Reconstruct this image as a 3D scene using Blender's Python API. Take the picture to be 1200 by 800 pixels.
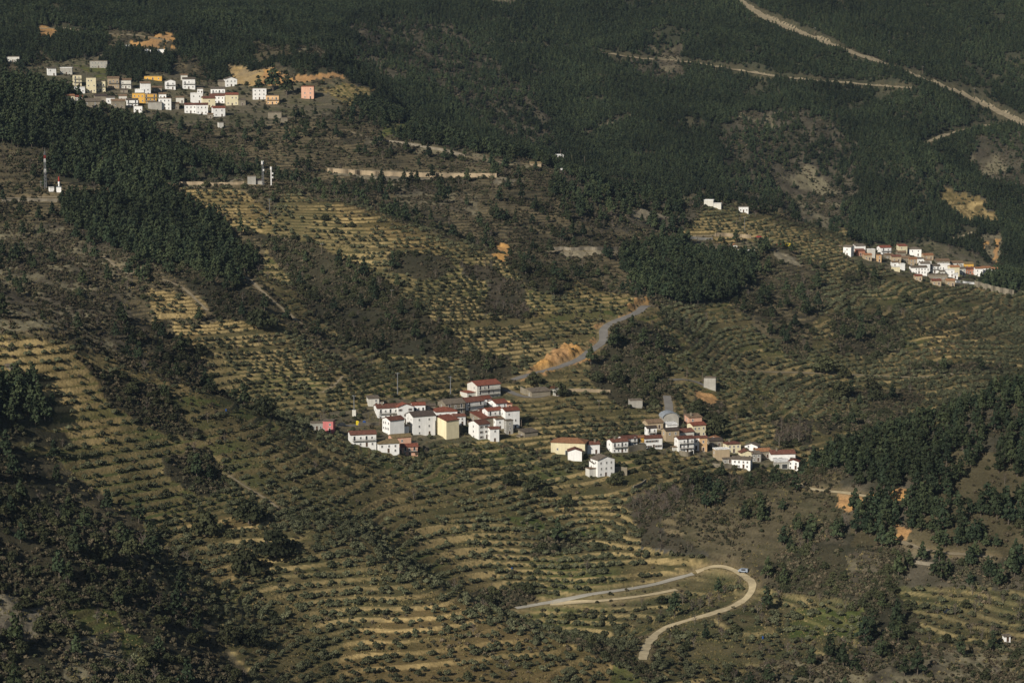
import bpy, bmesh, math, random
import numpy as np

for o in list(bpy.data.objects): bpy.data.objects.remove(o)
scene = bpy.context.scene
C = scene.collection

# ---------------------------------------------------------------- camera, sky, sun, exposure
cam_data = bpy.data.cameras.new('camera'); cam_data.lens = 85; cam_data.sensor_width = 36
cam_data.clip_start = 1; cam_data.clip_end = 12000
camera = bpy.data.objects.new('camera', cam_data); C.objects.link(camera)
camera.location = (0, 0, 300); camera.rotation_euler = (math.radians(82), 0, 0)
scene.camera = camera
SUN_EL, SUN_AZ = math.radians(31), math.radians(215)     # azimuth of the sun seen from the valley, clockwise from +Y
sd = (math.sin(SUN_AZ)*math.cos(SUN_EL), math.cos(SUN_AZ)*math.cos(SUN_EL), math.sin(SUN_EL))
world = bpy.data.worlds.new('World'); scene.world = world; world.use_nodes = True
nt = world.node_tree; bgn = nt.nodes['Background']
sky = nt.nodes.new('ShaderNodeTexSky'); sky.sky_type = 'NISHITA'; sky.sun_disc = False
sky.sun_elevation = SUN_EL; sky.sun_rotation = SUN_AZ; sky.altitude = 600; sky.dust_density = 1.5
nt.links.new(sky.outputs[0], bgn.inputs[0]); bgn.inputs[1].default_value = 0.05
sun_data = bpy.data.lights.new('sun', 'SUN'); sun_data.energy = 4.9; sun_data.angle = math.radians(.5); sun_data.color = (1, .93, .82)
sun = bpy.data.objects.new('sun', sun_data); C.objects.link(sun); sun.location = (0, 0, 900)
from mathutils import Vector, Matrix
sun.rotation_euler = Vector(sd).to_track_quat('Z', 'Y').to_euler()
scene.view_settings.view_transform = 'Standard'; scene.view_settings.look = 'None'
scene.view_settings.exposure = 0; scene.view_settings.gamma = 1
scene.cycles.max_bounces = 4; scene.cycles.diffuse_bounces = 2; scene.cycles.glossy_bounces = 1
scene.cycles.transmission_bounces = 1; scene.cycles.volume_bounces = 0
scene.cycles.transparent_max_bounces = 4

rnd = random.Random(11); RS = np.random.RandomState(5)

def tag(o, label=None, cat=None, group=None, kind=None):
    if label: o['label'] = label
    if cat: o['category'] = cat
    if group: o['group'] = group
    if kind: o['kind'] = kind
    return o
def obj(name, data, parent=None, loc=None, rotz=0, scale=None):
    o = bpy.data.objects.new(name, data); C.objects.link(o)
    if parent: o.parent = parent
    if loc is not None: o.location = loc
    if rotz: o.rotation_euler = (0, 0, rotz)
    if scale is not None: o.scale = (scale,)*3 if isinstance(scale, (int, float)) else scale
    return o
def link(nt, a, b): nt.links.new(a, b)
# ---------------------------------------------------------------- the lie of the land
# points of the hillsides: (picture x, picture y, metres away [, metres below the sight line])
SURVEY = [
 # near left hillside with terraces
 (350,800,830),(500,800,838),(640,800,842),(300,700,905),(450,720,895),(600,768,868),(200,620,960),(350,620,965),(450,640,985),
 (497,673,945),(540,693,930),(600,722,908),(713,763,880),(760,800,862),
 (497,662,1000,-3),(600,708,1000,-3),(700,690,1012),(820,665,1030),(640,740,960,-8),(740,740,965),
 (400,505,1150),(470,510,1170),(560,505,1190),(620,510,1190),(560,560,1110),(600,620,1060),(700,620,1080),(650,660,1035),
 (660,530,1170),(700,555,1140),(760,524,1190),(810,528,1200),(870,545,1195),(930,545,1205),
 (0,388,1020),(60,388,1030),(115,413,1040),(233,454,1065),(320,487,1100),(0,450,990),(100,500,1000),(0,515,960),(200,520,1020),
 (300,560,1025),(100,560,972),(0,388,1110,-12),(115,413,1115,-10),(233,454,1130,-6),(-100,380,1010),(-200,380,1000),
 # steep broken slope at the bottom left
 (0,800,715),(100,800,738),(250,800,790),(0,700,785),(100,700,812),(190,690,852),(0,580,868),(80,612,868),(130,640,862),
 (-100,560,850),(-100,800,690),(260,760,832),(60,600,905,-4),(130,630,905,-2),(-100,540,890,-4),
 # slopes behind, up to the mast road
 (0,370,1180),(100,380,1195),(200,430,1190),(280,470,1185),(230,390,1240),(300,390,1250),(380,450,1205),(430,440,1235),
 (100,320,1290),(0,300,1335),(200,300,1355),(300,320,1340),(0,238,1430),(100,238,1440),(200,225,1490),(290,215,1510),(430,400,1300),
 (350,340,1390),(-120,300,1330),(-120,200,1450),
 # pine spur and its crest
 (0,95,1600),(130,130,1620),(200,170,1590),(290,208,1530),(0,170,1500),(100,190,1505),(-120,90,1600),
 (0,95,1710,-16),(130,130,1710,-13),(200,168,1670,-9),(-120,85,1720,-14),
 # terraced spur with the road
 (400,240,1490),(500,270,1460),(600,303,1430),(700,335,1410),(765,358,1405),(450,300,1410),(550,340,1375),(650,380,1345),
 (500,370,1325),(600,420,1290),(550,440,1262),(700,400,1335),(620,445,1262),(700,440,1285),(770,420,1325),
 (500,265,1550,-4),(600,298,1530,-5),(690,328,1500,-4),(500,230,1650),(600,240,1650),(700,270,1630),(700,302,1560),(800,320,1585),(760,345,1510),
 (850,340,1565),(880,300,1690),(400,200,1730),(500,205,1730),(620,205,1735),
 # upper village shelf
 (100,110,1900),(200,120,1900),(260,130,1885),(330,115,1925),(150,95,1955),(120,75,2025),(400,120,1925),(300,80,2030),(300,160,1785),
 (400,160,1800),(200,60,2085),(100,40,2125),(0,60,2020),(-120,60,2020),
 # long crest running down to the right village
 (400,70,2070),(440,100,2005),(520,160,1905),(640,195,1825),(720,222,1790),(850,240,1805),(960,268,1835),(1010,290,1865),(1100,310,1885),(1200,330,1905),(1320,340,1930),
 (440,98,2090,-16),(520,158,2000,-20),(640,192,1930,-22),(720,220,1900,-20),(850,240,1920,-16),(960,266,1950,-13),(1100,295,1985,-10),(1200,322,1990,-8),
 # far forested mountain
 (450,90,2210),(520,150,2160),(640,185,2110),(720,215,2070),(850,232,2070),(960,258,2070),(1050,285,2065),(1200,312,2070),
 (600,100,2330),(700,140,2260),(800,150,2260),(900,150,2290),(1000,180,2240),(1100,200,2210),(1200,220,2210),(1000,100,2390),(1200,120,2390),
 (800,60,2490),(600,30,2530),(400,40,2360),(400,0,2530),(200,20,2260),(0,20,2160),(0,0,2260),(200,0,2360),(600,-40,2690),(800,0,2630),
 (1000,0,2630),(1200,0,2630),(1320,0,2640),(1320,200,2240),(1200,-80,2830),(800,-90,2850),(400,-80,2750),(0,-60,2460),(-150,-20,2300),
 # right middle slopes
 (850,300,1690),(950,300,1725),(1000,340,1655),(1100,350,1685),(1200,370,1690),(900,400,1455),(950,360,1555),(1050,400,1525),(1150,400,1545),
 (1000,440,1420),(1100,440,1435),(1200,440,1440),(1320,430,1450),(850,430,1375),(820,390,1425),(850,480,1275),(930,500,1265),(980,470,1345),(900,450,1365),
 # near right spur with pines
 (1200,452,1125),(1100,492,1105),(1030,520,1092),(960,546,1082),(880,573,1070),(800,592,1060),(1320,420,1140),(1200,520,1050),(1100,560,1032),
 (1000,570,1046),(1200,620,985),(1100,640,982),(950,620,1022),(850,620,1042),(1000,660,982),(900,670,992),(1320,600,990),
 (1200,452,1210,-26),(1100,492,1190,-22),(1030,520,1165,-18),(960,546,1150,-10),(880,573,1115,-6),(1320,425,1240,-26),
 (760,612,1065),(830,657,1032),(870,682,1005),(920,702,978),
 (850,720,952),(950,740,932),(800,770,900),(900,790,882),(1000,790,872),(1050,700,955),(1150,700,945),(1200,700,935),(1100,760,892),(1200,780,874),
 (1050,800,862),(1200,800,856),(1320,700,940),(1320,800,850),
]
ZC = 300.0                       # height of the viewpoint above datum
PITCH = math.radians(8.0)
KPX = 36.0/85.0/1200.0
CP, SP = math.cos(PITCH), math.sin(PITCH)

def sight(px, py):
    """plan slope x/y and rise z/y of the line of sight through a picture point"""
    v = (400.0-py)*KPX; w = CP+v*SP
    return (px-600.0)*KPX/w, (-SP+v*CP)/w

def to_picture(x, y, z):
    s = (z-ZC)/y; t = x/y
    v = (s*CP+SP)/(CP-s*SP)
    return 600.0+t*(CP+v*SP)/KPX, 400.0-v/KPX

def lattice(ix, iy, seed):
    h = (ix.astype(np.int64)*374761393 + iy.astype(np.int64)*668265263 + seed*1442695041) & 0xFFFFFFFF
    h = ((h ^ (h >> 13))*1274126177) & 0xFFFFFFFF
    h = h ^ (h >> 16)
    return (h & 0xFFFF)/65535.0

def noise(x, y, scale, seed=0):
    """smooth value noise, 0..1"""
    x = np.asarray(x)/scale; y = np.asarray(y)/scale
    ix = np.floor(x); iy = np.floor(y); fx = x-ix; fy = y-iy
    fx = fx*fx*fx*(fx*(fx*6-15)+10); fy = fy*fy*fy*(fy*(fy*6-15)+10)
    a = lattice(ix,iy,seed); b = lattice(ix+1,iy,seed); c = lattice(ix,iy+1,seed); d = lattice(ix+1,iy+1,seed)
    return a+(b-a)*fx+(c-a)*fy+(a-b-c+d)*fx*fy

def fbm(x, y, scale, seed=0, octaves=4, gain=.5):
    t = 0; amp = 1.; tot = 0.
    for k in range(octaves):
        ca, sa = math.cos(.6*k+.3), math.sin(.6*k+.3)
        t = t+amp*noise(x*ca-y*sa, x*sa+y*ca, scale/2**k, seed+17*k); tot += amp; amp *= gain
    return t/tot

def poly_mask(pts, W=1200, H=800, pad=200):
    """even-odd fill of a polygon over the survey chart"""
    m = np.zeros((H+2*pad, W+2*pad), bool)
    p = [(x+pad, y+pad) for x, y in pts]
    n = len(p)
    for yy in range(max(0,int(min(q[1] for q in p))), min(H+2*pad, int(max(q[1] for q in p))+1)):
        xs = []
        for i in range(n):
            (x0,y0),(x1,y1) = p[i], p[(i+1)%n]
            if (y0 <= yy+.5) != (y1 <= yy+.5): xs.append(x0+(yy+.5-y0)*(x1-x0)/(y1-y0))
        xs.sort()
        for a, b in zip(xs[::2], xs[1::2]): m[yy, max(0,int(a+.5)):max(0,int(b+.5))] = True
    return m

# ---- smooth surface through the survey points (thin plate spline over the plan)
def build_base():
    P = []
    for q in SURVEY:
        t, s = sight(q[0], q[1]); Y = q[2]
        P.append((t*Y, Y, ZC+s*Y+(q[3] if len(q) > 3 else 0)))
    P = np.array(P); S = 1000.0
    xy = P[:,:2]/S; n = len(P)
    d2 = ((xy[:,None]-xy[None])**2).sum(-1)
    K = np.where(d2 > 0, d2*np.log(d2+1e-12), 0)*.5
    A = np.zeros((n+3,n+3)); A[:n,:n] = K+np.eye(n)*2e-5; A[:n,n] = 1; A[:n,n+1:] = xy; A[n,:n] = 1; A[n+1:,:n] = xy.T
    w = np.linalg.solve(A, np.concatenate([P[:,2], [0,0,0]]))
    def f(x, y):
        x = x/S; y = y/S; out = np.full(x.shape, w[n]) + w[n+1]*x+w[n+2]*y
        for i in range(n):
            r = (x-xy[i,0])**2+(y-xy[i,1])**2
            out += w[i]*.5*r*np.log(r+1e-12)
        return out
    return f

NT = 930               # columns, rows of the ground sheet
T0, T1 = -.278, .278
Y0, Y1 = 670.0, 2860.0
tt = np.linspace(T0, T1, NT)
_y = [Y0]                        # rows lie closer where the terraces are, wider in the far forest
while _y[-1] < Y1: _y.append(_y[-1]+.86+.25*min(max((_y[-1]-900)/800,0),1)+3.2*min(max((_y[-1]-1750)/350,0),1))
yy = np.array(_y); NY = len(yy)
base = build_base()
ct = np.linspace(T0, T1, 180); cy = np.interp(np.linspace(0,NY-1,300), np.arange(NY), yy)
CZ = base(ct[None,:]*cy[:,None], np.repeat(cy[:,None],180,1))
def up(a, n, axis):              # cubic upsample along one axis
    m = a.shape[axis]; x = np.linspace(0, m-1, n); i = np.clip(x.astype(int),0,m-2); f = x-i
    g = lambda k: np.take(a, np.clip(i+k,0,m-1), axis)
    sh = [1,1]; sh[axis] = n; f = f.reshape(sh)
    a0,a1,a2,a3 = g(-1),g(0),g(1),g(2)
    return a1+.5*f*(a2-a0+f*(2*a0-5*a1+4*a2-a3+f*(3*(a1-a2)+a3-a0)))
Z = up(up(CZ, NY, 0), NT, 1)
Y = np.repeat(yy[:,None], NT, 1); X = Y*tt[None,:]
# ---------------------------------------------------------------- what grows where (survey chart, painter's order)
CHART = [
 ('F',[(-200,-200),(1400,-200),(1400,330),(1200,345),(1090,318),(1010,285),(960,262),(850,236),(720,222),(640,195),(520,160),(440,98),(400,60),(380,90),(300,85),(140,40),(60,40),(30,75),(-200,75)]),
 ('f',[(400,30),(520,30),(640,125),(660,185),(570,165),(510,115),(430,85)]),
 ('f',[(850,150),(905,125),(960,140),(1010,175),(1000,268),(960,265),(865,235),(845,195)]),
 ('R',[(900,205),(960,190),(985,230),(980,262),(930,250)]),
 ('R',[(762,62),(800,52),(795,100),(772,98)]),
 ('f',[(735,70),(765,60),(775,100),(800,110),(760,105)]),
 ('R',[(862,140),(905,128),(900,152),(868,155)]),
 ('R',[(555,-10),(620,-10),(600,16),(575,14)]),
 ('R',[(688,165),(702,147),(735,138),(748,141),(715,152),(700,165)]),
 ('T',[(1100,213),(1135,222),(1172,250),(1172,264),(1125,268),(1108,250)]),
 ('f',[(1140,150),(1300,130),(1300,230),(1200,220),(1150,200)]),
 ('R',[(1140,165),(1180,170),(1180,192),(1150,190)]),
 ('R',[(1150,280),(1180,280),(1180,320),(1160,318)]),
 ('B',[(1153,288),(1161,290),(1160,294),(1153,294)]),('B',[(1168,286),(1174,292),(1174,312),(1169,306)]),
 # upper village shelf
 ('S',[(-200,75),(30,75),(60,45),(140,40),(230,65),(380,90),(440,98),(520,160),(640,195),(720,222),(850,238),(960,266),(1010,288),(700,330),(400,238),(290,215),(130,130),(0,95),(-200,90)]),
 ('V',[(30,80),(70,60),(140,68),(230,88),(330,92),(400,98),(420,118),(370,140),(300,145),(250,150),(160,135),(100,125),(70,112)]),
 ('F',[(45,37),(130,40),(128,64),(100,68),(60,70),(45,56)]),('F',[(118,72),(150,62),(205,66),(200,84),(160,92),(122,90)]),
 ('F',[(205,50),(262,52),(290,70),(264,72),(268,95),(250,92),(235,70),(205,64)]),
 ('F',[(285,40),(400,60),(440,98),(520,158),(600,185),(500,178),(430,140),(405,95),(345,90),(345,70),(285,68)]),
 ('B',[(45,38),(64,38),(66,48),(46,50)]),
 ('B',[(156,53),(200,51),(203,57),(158,58)]),('R',[(130,52),(156,53),(158,60),(132,60)]),
 ('H',[(288,56),(345,56),(345,71),(292,71)]),
 ('G',[(95,76),(125,80),(126,90),(100,88)]),
 ('R',[(345,52),(395,62),(395,72),(350,66)]),
 ('Q',[(266,74),(280,72),(312,80),(310,96),(274,98)]),
 ('B',[(308,81),(341,90),(341,96),(308,96)]),('B',[(342,87),(398,89),(398,93),(342,93)]),
 ('T',[(380,100),(440,100),(440,125),(400,122)]),
 ('G',[(448,141),(483,142),(483,158),(450,158)]),
 ('K',[(380,197),(470,202),(585,202),(585,208),(470,208),(380,205)]),('K',[(190,214),(290,212),(290,217),(190,219)]),('K',[(-50,232),(92,231),(92,238),(-50,239)]),('R',[(430,160),(480,166),(560,182),(620,196),(600,199),(520,182),(430,168)]),
 ('f',[(640,200),(760,225),(830,250),(790,275),(700,262),(640,230)]),
 ('K',[(740,243),(800,252),(800,260),(742,254)]),
 ('K',[(585,210),(612,214),(600,218),(580,216)]),
 ('R',[(450,215),(560,225),(560,250),(470,250)]),
 # pine spur
 ('F',[(-200,85),(0,101),(60,107),(130,137),(200,173),(285,212),(262,216),(196,212),(185,228),(90,222),(50,205),(60,180),(-200,160)]),
 ('S',[(-200,160),(60,175),(50,210),(190,225),(290,215),(400,238),(500,270),(330,330),(470,430),(300,470),(233,454),(115,413),(0,386),(-200,380)]),
 ('F',[(72,236),(180,222),(255,258),(300,310),(270,340),(225,322),(150,300),(80,262)]),
 ('R',[(-200,262),(60,262),(140,290),(160,330),(150,420),(110,410),(60,388),(-200,380)]),
 ('M',[(180,300),(290,340),(330,380),(290,395),(250,370),(225,340)]),
 ('T',[(210,216),(290,226),(335,262),(320,275),(300,275),(240,252)]),
 ('T',[(178,340),(235,350),(240,368),(180,375)]),('T',[(200,375),(330,375),(370,430),(300,440),(220,400)]),
 ('O',[(230,390),(330,380),(400,430),(440,470),(370,490),(320,487),(250,450)]),
 ('M',[(180,410),(235,405),(230,440),(195,435)]),
 ('S',[(290,330),(345,330),(380,395),(340,385)]),
 # terraced spur and olive hillsides
 ('O',[(330,225),(400,240),(520,277),(620,312),(765,360),(830,360),(980,300),(1110,318),(1200,345),(1400,350),(1400,440),(1200,455),(960,545),(800,590),(760,620),(860,668),(900,690),(1020,760),(1000,850),(330,850),(200,640),(60,530),(0,540),(-200,520),(-200,390),(0,388),(115,413),(233,454),(320,487),(440,440),(300,330)]),
 ('B',[(395,240),(425,242),(520,290),(505,302),(450,275),(400,262)]),
 ('T',[(380,236),(425,240),(530,292),(500,305),(440,275),(395,262)]),
 ('T',[(665,325),(740,345),(735,365),(690,350),(660,335)]),
 ('T',[(620,350),(660,360),(655,372),(625,370)]),
 ('M',[(300,270),(380,290),(450,330),(545,400),(530,422),(470,415),(400,400),(340,330)]),
 ('M',[(450,300),(520,300),(540,318),(500,330),(455,322)]),('P',[(570,320),(620,335),(615,375),(560,370)]),
 ('M',[(600,300),(680,318),(660,345),(610,330)]),
 ('P',[(545,310),(575,310),(575,330),(550,328)]),
 ('M',[(545,415),(600,420),(600,450),(550,448)]),
 ('M',[(730,375),(700,410),(680,425),(770,440),(800,400),(770,385)]),
 ('M',[(690,425),(780,425),(800,470),(740,478),(690,455)]),
 ('F',[(728,288),(800,282),(895,296),(892,350),(860,356),(790,357),(740,340)]),
 ('S',[(890,320),(960,310),(972,350),(935,425),(880,380),(850,358)]),
 ('O',[(835,240),(1000,272),(990,310),(900,300),(880,280),(800,275)]),
 ('T',[(800,268),(895,274),(890,282),(800,280)]),
 ('V',[(800,280),(905,286),(900,304),(800,300)]),
 ('H',[(890,288),(935,290),(935,310),(890,318)]),
 ('V',[(985,285),(1060,285),(1140,305),(1175,318),(1150,335),(1090,332),(1010,305)]),
 ('T',[(1140,335),(1190,342),(1180,350),(1140,345)]),
 ('M',[(975,368),(1050,372),(1055,415),(980,418)]),('M',[(985,320),(1030,325),(1025,345),(985,340)]),
 ('M',[(965,455),(1080,462),(1080,472),(965,466)]),('M',[(1065,425),(1180,428),(1180,438),(1065,436)]),
 ('M',[(950,495),(1000,475),(1070,480),(1020,505),(960,510)]),('H',[(1020,455),(1075,455),(1070,478),(1030,478)]),
 ('M',[(820,455),(850,470),(840,500),(800,490)]),('B',[(818,455),(845,462),(838,472),(820,470)]),
 ('P',[(900,490),(950,490),(945,525),(905,520)]),
 ('T',[(1060,385),(1130,385),(1130,425),(1070,425)]),('T',[(1100,365),(1130,368),(1130,380),(1100,378)]),
 ('O',[(850,430),(960,430),(960,440),(850,440)]),
 # below the villages
 ('V',[(365,490),(450,466),(545,466),(575,445),(605,465),(612,505),(560,520),(470,530),(405,520)]),
 ('V',[(645,515),(760,512),(790,485),(828,500),(845,515),(935,535),(935,552),(860,548),(800,532),(720,535),(650,535)]),
 ('M',[(800,558),(900,553),(905,565),(830,582),(795,590)]),
 ('P',[(730,590),(790,570),(800,590),(765,615),(830,650),(800,655),(750,640)]),
 ('G',[(588,602),(630,606),(632,622),(592,616)]),('G',[(640,630),(700,610),(705,616),(645,640)]),
 ('T',[(620,585),(660,585),(655,605),(630,600)]),
 ('M',[(550,690),(620,685),(630,705),(570,712)]),('M',[(620,640),(670,625),(680,638),(625,650)]),
 ('T',[(400,745),(520,700),(560,720),(640,740),(720,775),(720,850),(380,850)]),
 ('G',[(720,780),(760,790),(760,850),(720,850)]),
 ('M',[(600,722),(660,745),(720,770),(790,800),(760,800),(690,765),(620,735)]),
 ('T',[(180,640),(270,665),(270,690),(190,690)]),('T',[(200,600),(300,608),(300,622),(210,618)]),
 # near left shoulder
 ('T',[(-200,388),(0,390),(100,412),(150,470),(140,530),(60,500),(-200,500)]),
 ('M',[(88,414),(130,435),(185,450),(235,512),(180,500),(130,470)]),
 ('T',[(115,412),(150,425),(236,456),(232,463),(180,445),(125,425)]),
 ('M',[(190,535),(240,520),(265,575),(230,580),(195,560)]),('G',[(213,462),(250,470),(255,476),(220,474)]),
 ('F',[(-200,440),(40,445),(70,480),(60,500),(-200,520)]),('M',[(0,500),(80,505),(90,520),(0,520)]),
 # broken slope bottom left
 ('M',[(-200,520),(20,525),(60,570),(130,640),(200,700),(260,755),(310,850),(-200,850)]),
 ('K',[(-200,690),(30,700),(25,735),(-200,750)]),('K',[(30,715),(62,710),(45,745),(28,760)]),('R',[(70,750),(140,740),(150,800),(80,800)]),
 ('G',[(75,715),(140,715),(150,745),(100,745)]),('G',[(140,745),(165,745),(165,775),(145,775)]),
 # right spur
 ('f',[(960,545),(1100,492),(1200,452),(1400,420),(1400,720),(1050,700),(1000,650),(930,640),(900,600)]),
 ('H',[(795,590),(880,565),(960,545),(985,560),(985,600),(950,650),(880,662),(800,640)]),
 ('F',[(950,545),(1030,512),(1090,495),(1085,560),(1010,562),(960,552)]),
 ('p',[(1060,600),(1090,540),(1200,470),(1400,440),(1400,640),(1190,655),(1100,650),(1055,640)]),
 ('f',[(1110,480),(1200,470),(1200,520),(1130,530)]),
 ('p',[(1000,600),(1045,580),(1050,640),(990,645)]),
 ('B',[(978,576),(1060,572),(1062,588),(1020,585),(985,598),(975,590)]),('B',[(1048,618),(1060,620),(1058,635),(1048,632)]),
 ('R',[(1060,640),(1130,648),(1130,662),(1060,655)]),
 ('M',[(900,660),(960,635),(1060,650),(1050,700),(1000,712),(920,690)]),
 ('R',[(985,650),(1030,650),(1025,710),(1000,710)]),
 ('R',[(880,742),(1010,720),(1080,760),(1200,760),(1200,850),(860,850)]),('M',[(1010,690),(1060,690),(1080,740),(1040,760),(1010,740)]),
 ('D',[(1050,690),(1200,690),(1400,690),(1400,750),(1090,750)]),
 ('D',[(840,690),(890,685),(1010,712),(1008,755),(950,770),(830,780),(760,770),(790,735)]),
 ('G',[(930,712),(1015,716),(1005,745),(920,748)]),
 ('D',[(700,690),(840,668),(880,690),(780,735),(730,740)]),
 ('B',[(606,447),(612,438),(640,421),(664,410),(692,411),(692,421),(668,431),(640,440)]),('B',[(689,409),(698,396),(702,401),(695,407)]),('B',[(697,385),(707,374),(712,377),(702,388)]),('B',[(724,373),(745,352),(754,350),(757,360),(738,371),(722,377)]),
 ('B',[(580,282),(600,288),(602,304),(585,300)]),('K',[(642,289),(727,287),(727,297),(645,297)]),('K',[(905,296),(935,300),(935,312),(910,312)]),
]
KINDS_OF_COVER = 'FfSRBKGTOVMHPDQp'
#        soil a            soil b           terrace riser               pine olive bush oak bare   (plants per 100 square metres)
COVER = {
 'F':((.040,.042,.026),(.056,.052,.032),0,(.1,.1,.1),               6.2,0,3,.10,0),
 'f':((.048,.045,.030),(.085,.074,.052),0,(.1,.1,.1),               1.3,0,15,.15,.25),
 'S':((.044,.040,.026),(.090,.076,.046),.6,(.17,.135,.075),         .16,.12,22,.45,.12),
 'R':((.055,.048,.034),(.158,.140,.088),.2,(.17,.14,.1),            .12,0,14,.12,.12),
 'B':((.50,.28,.092),(.34,.20,.09),0,(.1,.1,.1),                 0,0,.4,0,0),
 'K':((.215,.185,.125),(.125,.11,.08),0,(.1,.1,.1),                 0,0,1.0,0,0),
 'G':((.066,.084,.026),(.090,.096,.034),.6,(.17,.14,.06),           0,.35,.5,0,.05),
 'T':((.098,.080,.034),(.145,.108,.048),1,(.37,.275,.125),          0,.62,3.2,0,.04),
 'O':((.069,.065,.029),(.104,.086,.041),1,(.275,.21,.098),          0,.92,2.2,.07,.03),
 'V':((.105,.092,.062),(.075,.073,.040),.6,(.20,.165,.10),          0,.35,2.2,.10,.12),
 'M':((.034,.033,.021),(.048,.043,.026),0,(.1,.08,.05),            .15,0,28,2.5,.15),
 'H':((.070,.060,.036),(.054,.050,.028),.2,(.16,.13,.08),           .30,0,17,.10,.10),
 'P':((.055,.047,.032),(.046,.043,.028),0,(.1,.1,.1),               .0,0,22,.4,2.8),
 'D':((.064,.066,.030),(.100,.086,.044),.8,(.24,.19,.09),           .03,.35,3,.10,.5),
 'p':((.066,.057,.032),(.092,.078,.044),0,(.1,.1,.1),                3.4,0,5,.12,.06),
 'Q':((.27,.205,.115),(.36,.25,.11),0,(.1,.1,.1),                   0,0,.3,0,0),
}
chart = np.full((1200, 1600), KINDS_OF_COVER.index('S'), np.int8)
for k, pts in CHART: chart[poly_mask(pts)] = KINDS_OF_COVER.index(k)

PX0, PY0 = to_picture(X, Y, Z)
wx = (fbm(X,Y,26,3,4)-.5)*26+(noise(X,Y,3,9)-.5)*5; wy = (fbm(X,Y,26,5,4)-.5)*15+(noise(X,Y,3,8)-.5)*4
kx = np.clip(PX0+wx,-199,1399).astype(int)+200; ky = np.clip(PY0+wy,-199,999).astype(int)+200
KIND = chart[ky, kx]
def table(i, j=None):
    rows = [COVER[c][i] if j is None else COVER[c][i][j] for c in KINDS_OF_COVER]
    return np.array(rows, float)[KIND]
def soften(a, n):
    for _ in range(n):
        b = a.copy(); b[1:] += a[:-1]; b[:-1] += a[1:]; b[:,1:] += a[:,:-1]; b[:,:-1] += a[:,1:]; a = b/5.
    return a

# ---- relief: gullies and hummocks, then the terraces
rough = soften(np.isin(KIND, [KINDS_OF_COVER.index(c) for c in 'FfSRMHPKQ']).astype(float), 6)
low = fbm(X,Y,70,21,4)-.5
ridged = 1-np.abs(fbm(X,Y,45,33,4)-.5)*2
mount = np.clip((Y-1950)/150,0,1)
Z = Z + mount*((1-np.abs(fbm(X*1.25,Y*.8,190,301,4)-.5)*2-.75)*34+(fbm(X,Y,60,305,3)-.5)*9)
Z = Z + low*3.2*(.35+.65*rough) + rough*((ridged-.8)*4.5 + (fbm(X,Y,9,41,3)-.5)*1.5)
crag = soften(np.isin(KIND,[KINDS_OF_COVER.index(c) for c in 'KRQB']).astype(float),2)
Z = Z + crag*(np.abs(fbm(X,Y,7,55,3)-.5)*3.6-.6)
terr = soften(table(2), 3)
wide = soften(((np.hypot(*np.gradient(soften(Z,3)))*0+np.abs(np.gradient(soften(Z,6),axis=1)/(Y*(tt[1]-tt[0])))+np.abs(np.gradient(soften(Z,6),axis=0)/np.gradient(yy)[:,None]-X/Y*np.gradient(soften(Z,6),axis=1)/(Y*(tt[1]-tt[0])))) > .62).astype(float), 25) > .45
STEP = np.where(wide, 3.3, np.where(PY0+wy*2 > 625, 1.9, 1.5))                                      # taller, fewer terraces where the slope is steep
hz = (Z + (fbm(X,Y,95,61,3)-.5)*7.0)/STEP
fl = np.floor(hz); fr = hz-fl
skip = noise((fl+(STEP*3000).astype(int))*37.7+X*.012, fl*91.3+Y*.012, 1.0, 71)               # broken or ruined stretches of wall
tw = terr*np.clip((skip-.12)*6,0,1)
gz0 = np.gradient(soften(Z,4),axis=0)/np.gradient(yy)[:,None]; gx_ = np.gradient(soften(Z,4),axis=1)/(Y*(tt[1]-tt[0])); gy_ = gz0-X/Y*gx_
PLAN = STEP/np.maximum(np.hypot(gx_,gy_),.06)                        # plan distance from wall to wall
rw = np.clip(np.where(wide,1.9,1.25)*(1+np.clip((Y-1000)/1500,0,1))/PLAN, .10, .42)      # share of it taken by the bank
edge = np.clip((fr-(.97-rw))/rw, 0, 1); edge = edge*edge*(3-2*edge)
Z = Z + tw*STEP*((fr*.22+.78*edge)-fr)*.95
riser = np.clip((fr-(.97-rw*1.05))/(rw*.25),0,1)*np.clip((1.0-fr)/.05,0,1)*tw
along = np.where(np.abs(gy_) > np.abs(gx_), X, Y)
# ---------------------------------------------------------------- reading the finished ground
def ground(x, y):
    x = np.asarray(x, float); y = np.asarray(y, float)
    c = np.clip((x/y-T0)/(T1-T0)*(NT-1), 0, NT-1.001); r = np.clip(np.interp(y, yy, np.arange(NY)), 0, NY-1.001)
    i = r.astype(int); j = c.astype(int); fr_ = r-i; fc = c-j
    return (Z[i,j]*(1-fc)+Z[i,j+1]*fc)*(1-fr_)+(Z[i+1,j]*(1-fc)+Z[i+1,j+1]*fc)*fr_
SMAX = np.maximum.accumulate((Z-ZC)/Y, 0)
def spot(px, py):
    """the piece of ground that stands in this direction"""
    t, s = sight(px, py)
    j = int(round(min(max((t-T0)/(T1-T0)*(NT-1), 0), NT-1)))
    col = SMAX[:, j]; r = int(np.searchsorted(col, s))
    r = min(max(r, 1), NY-1)
    s0 = (Z[r-1,j]-ZC)/yy[r-1]; s1 = (Z[r,j]-ZC)/yy[r]
    f = 1. if s1 <= s0 else min(max((s-s0)/(s1-s0), 0), 1)
    y = yy[r-1]+(yy[r]-yy[r-1])*f
    x = t*y
    return x, y, float(ground(x, y))
def mpp(y): return y*KPX          # metres that one picture point spans there

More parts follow.
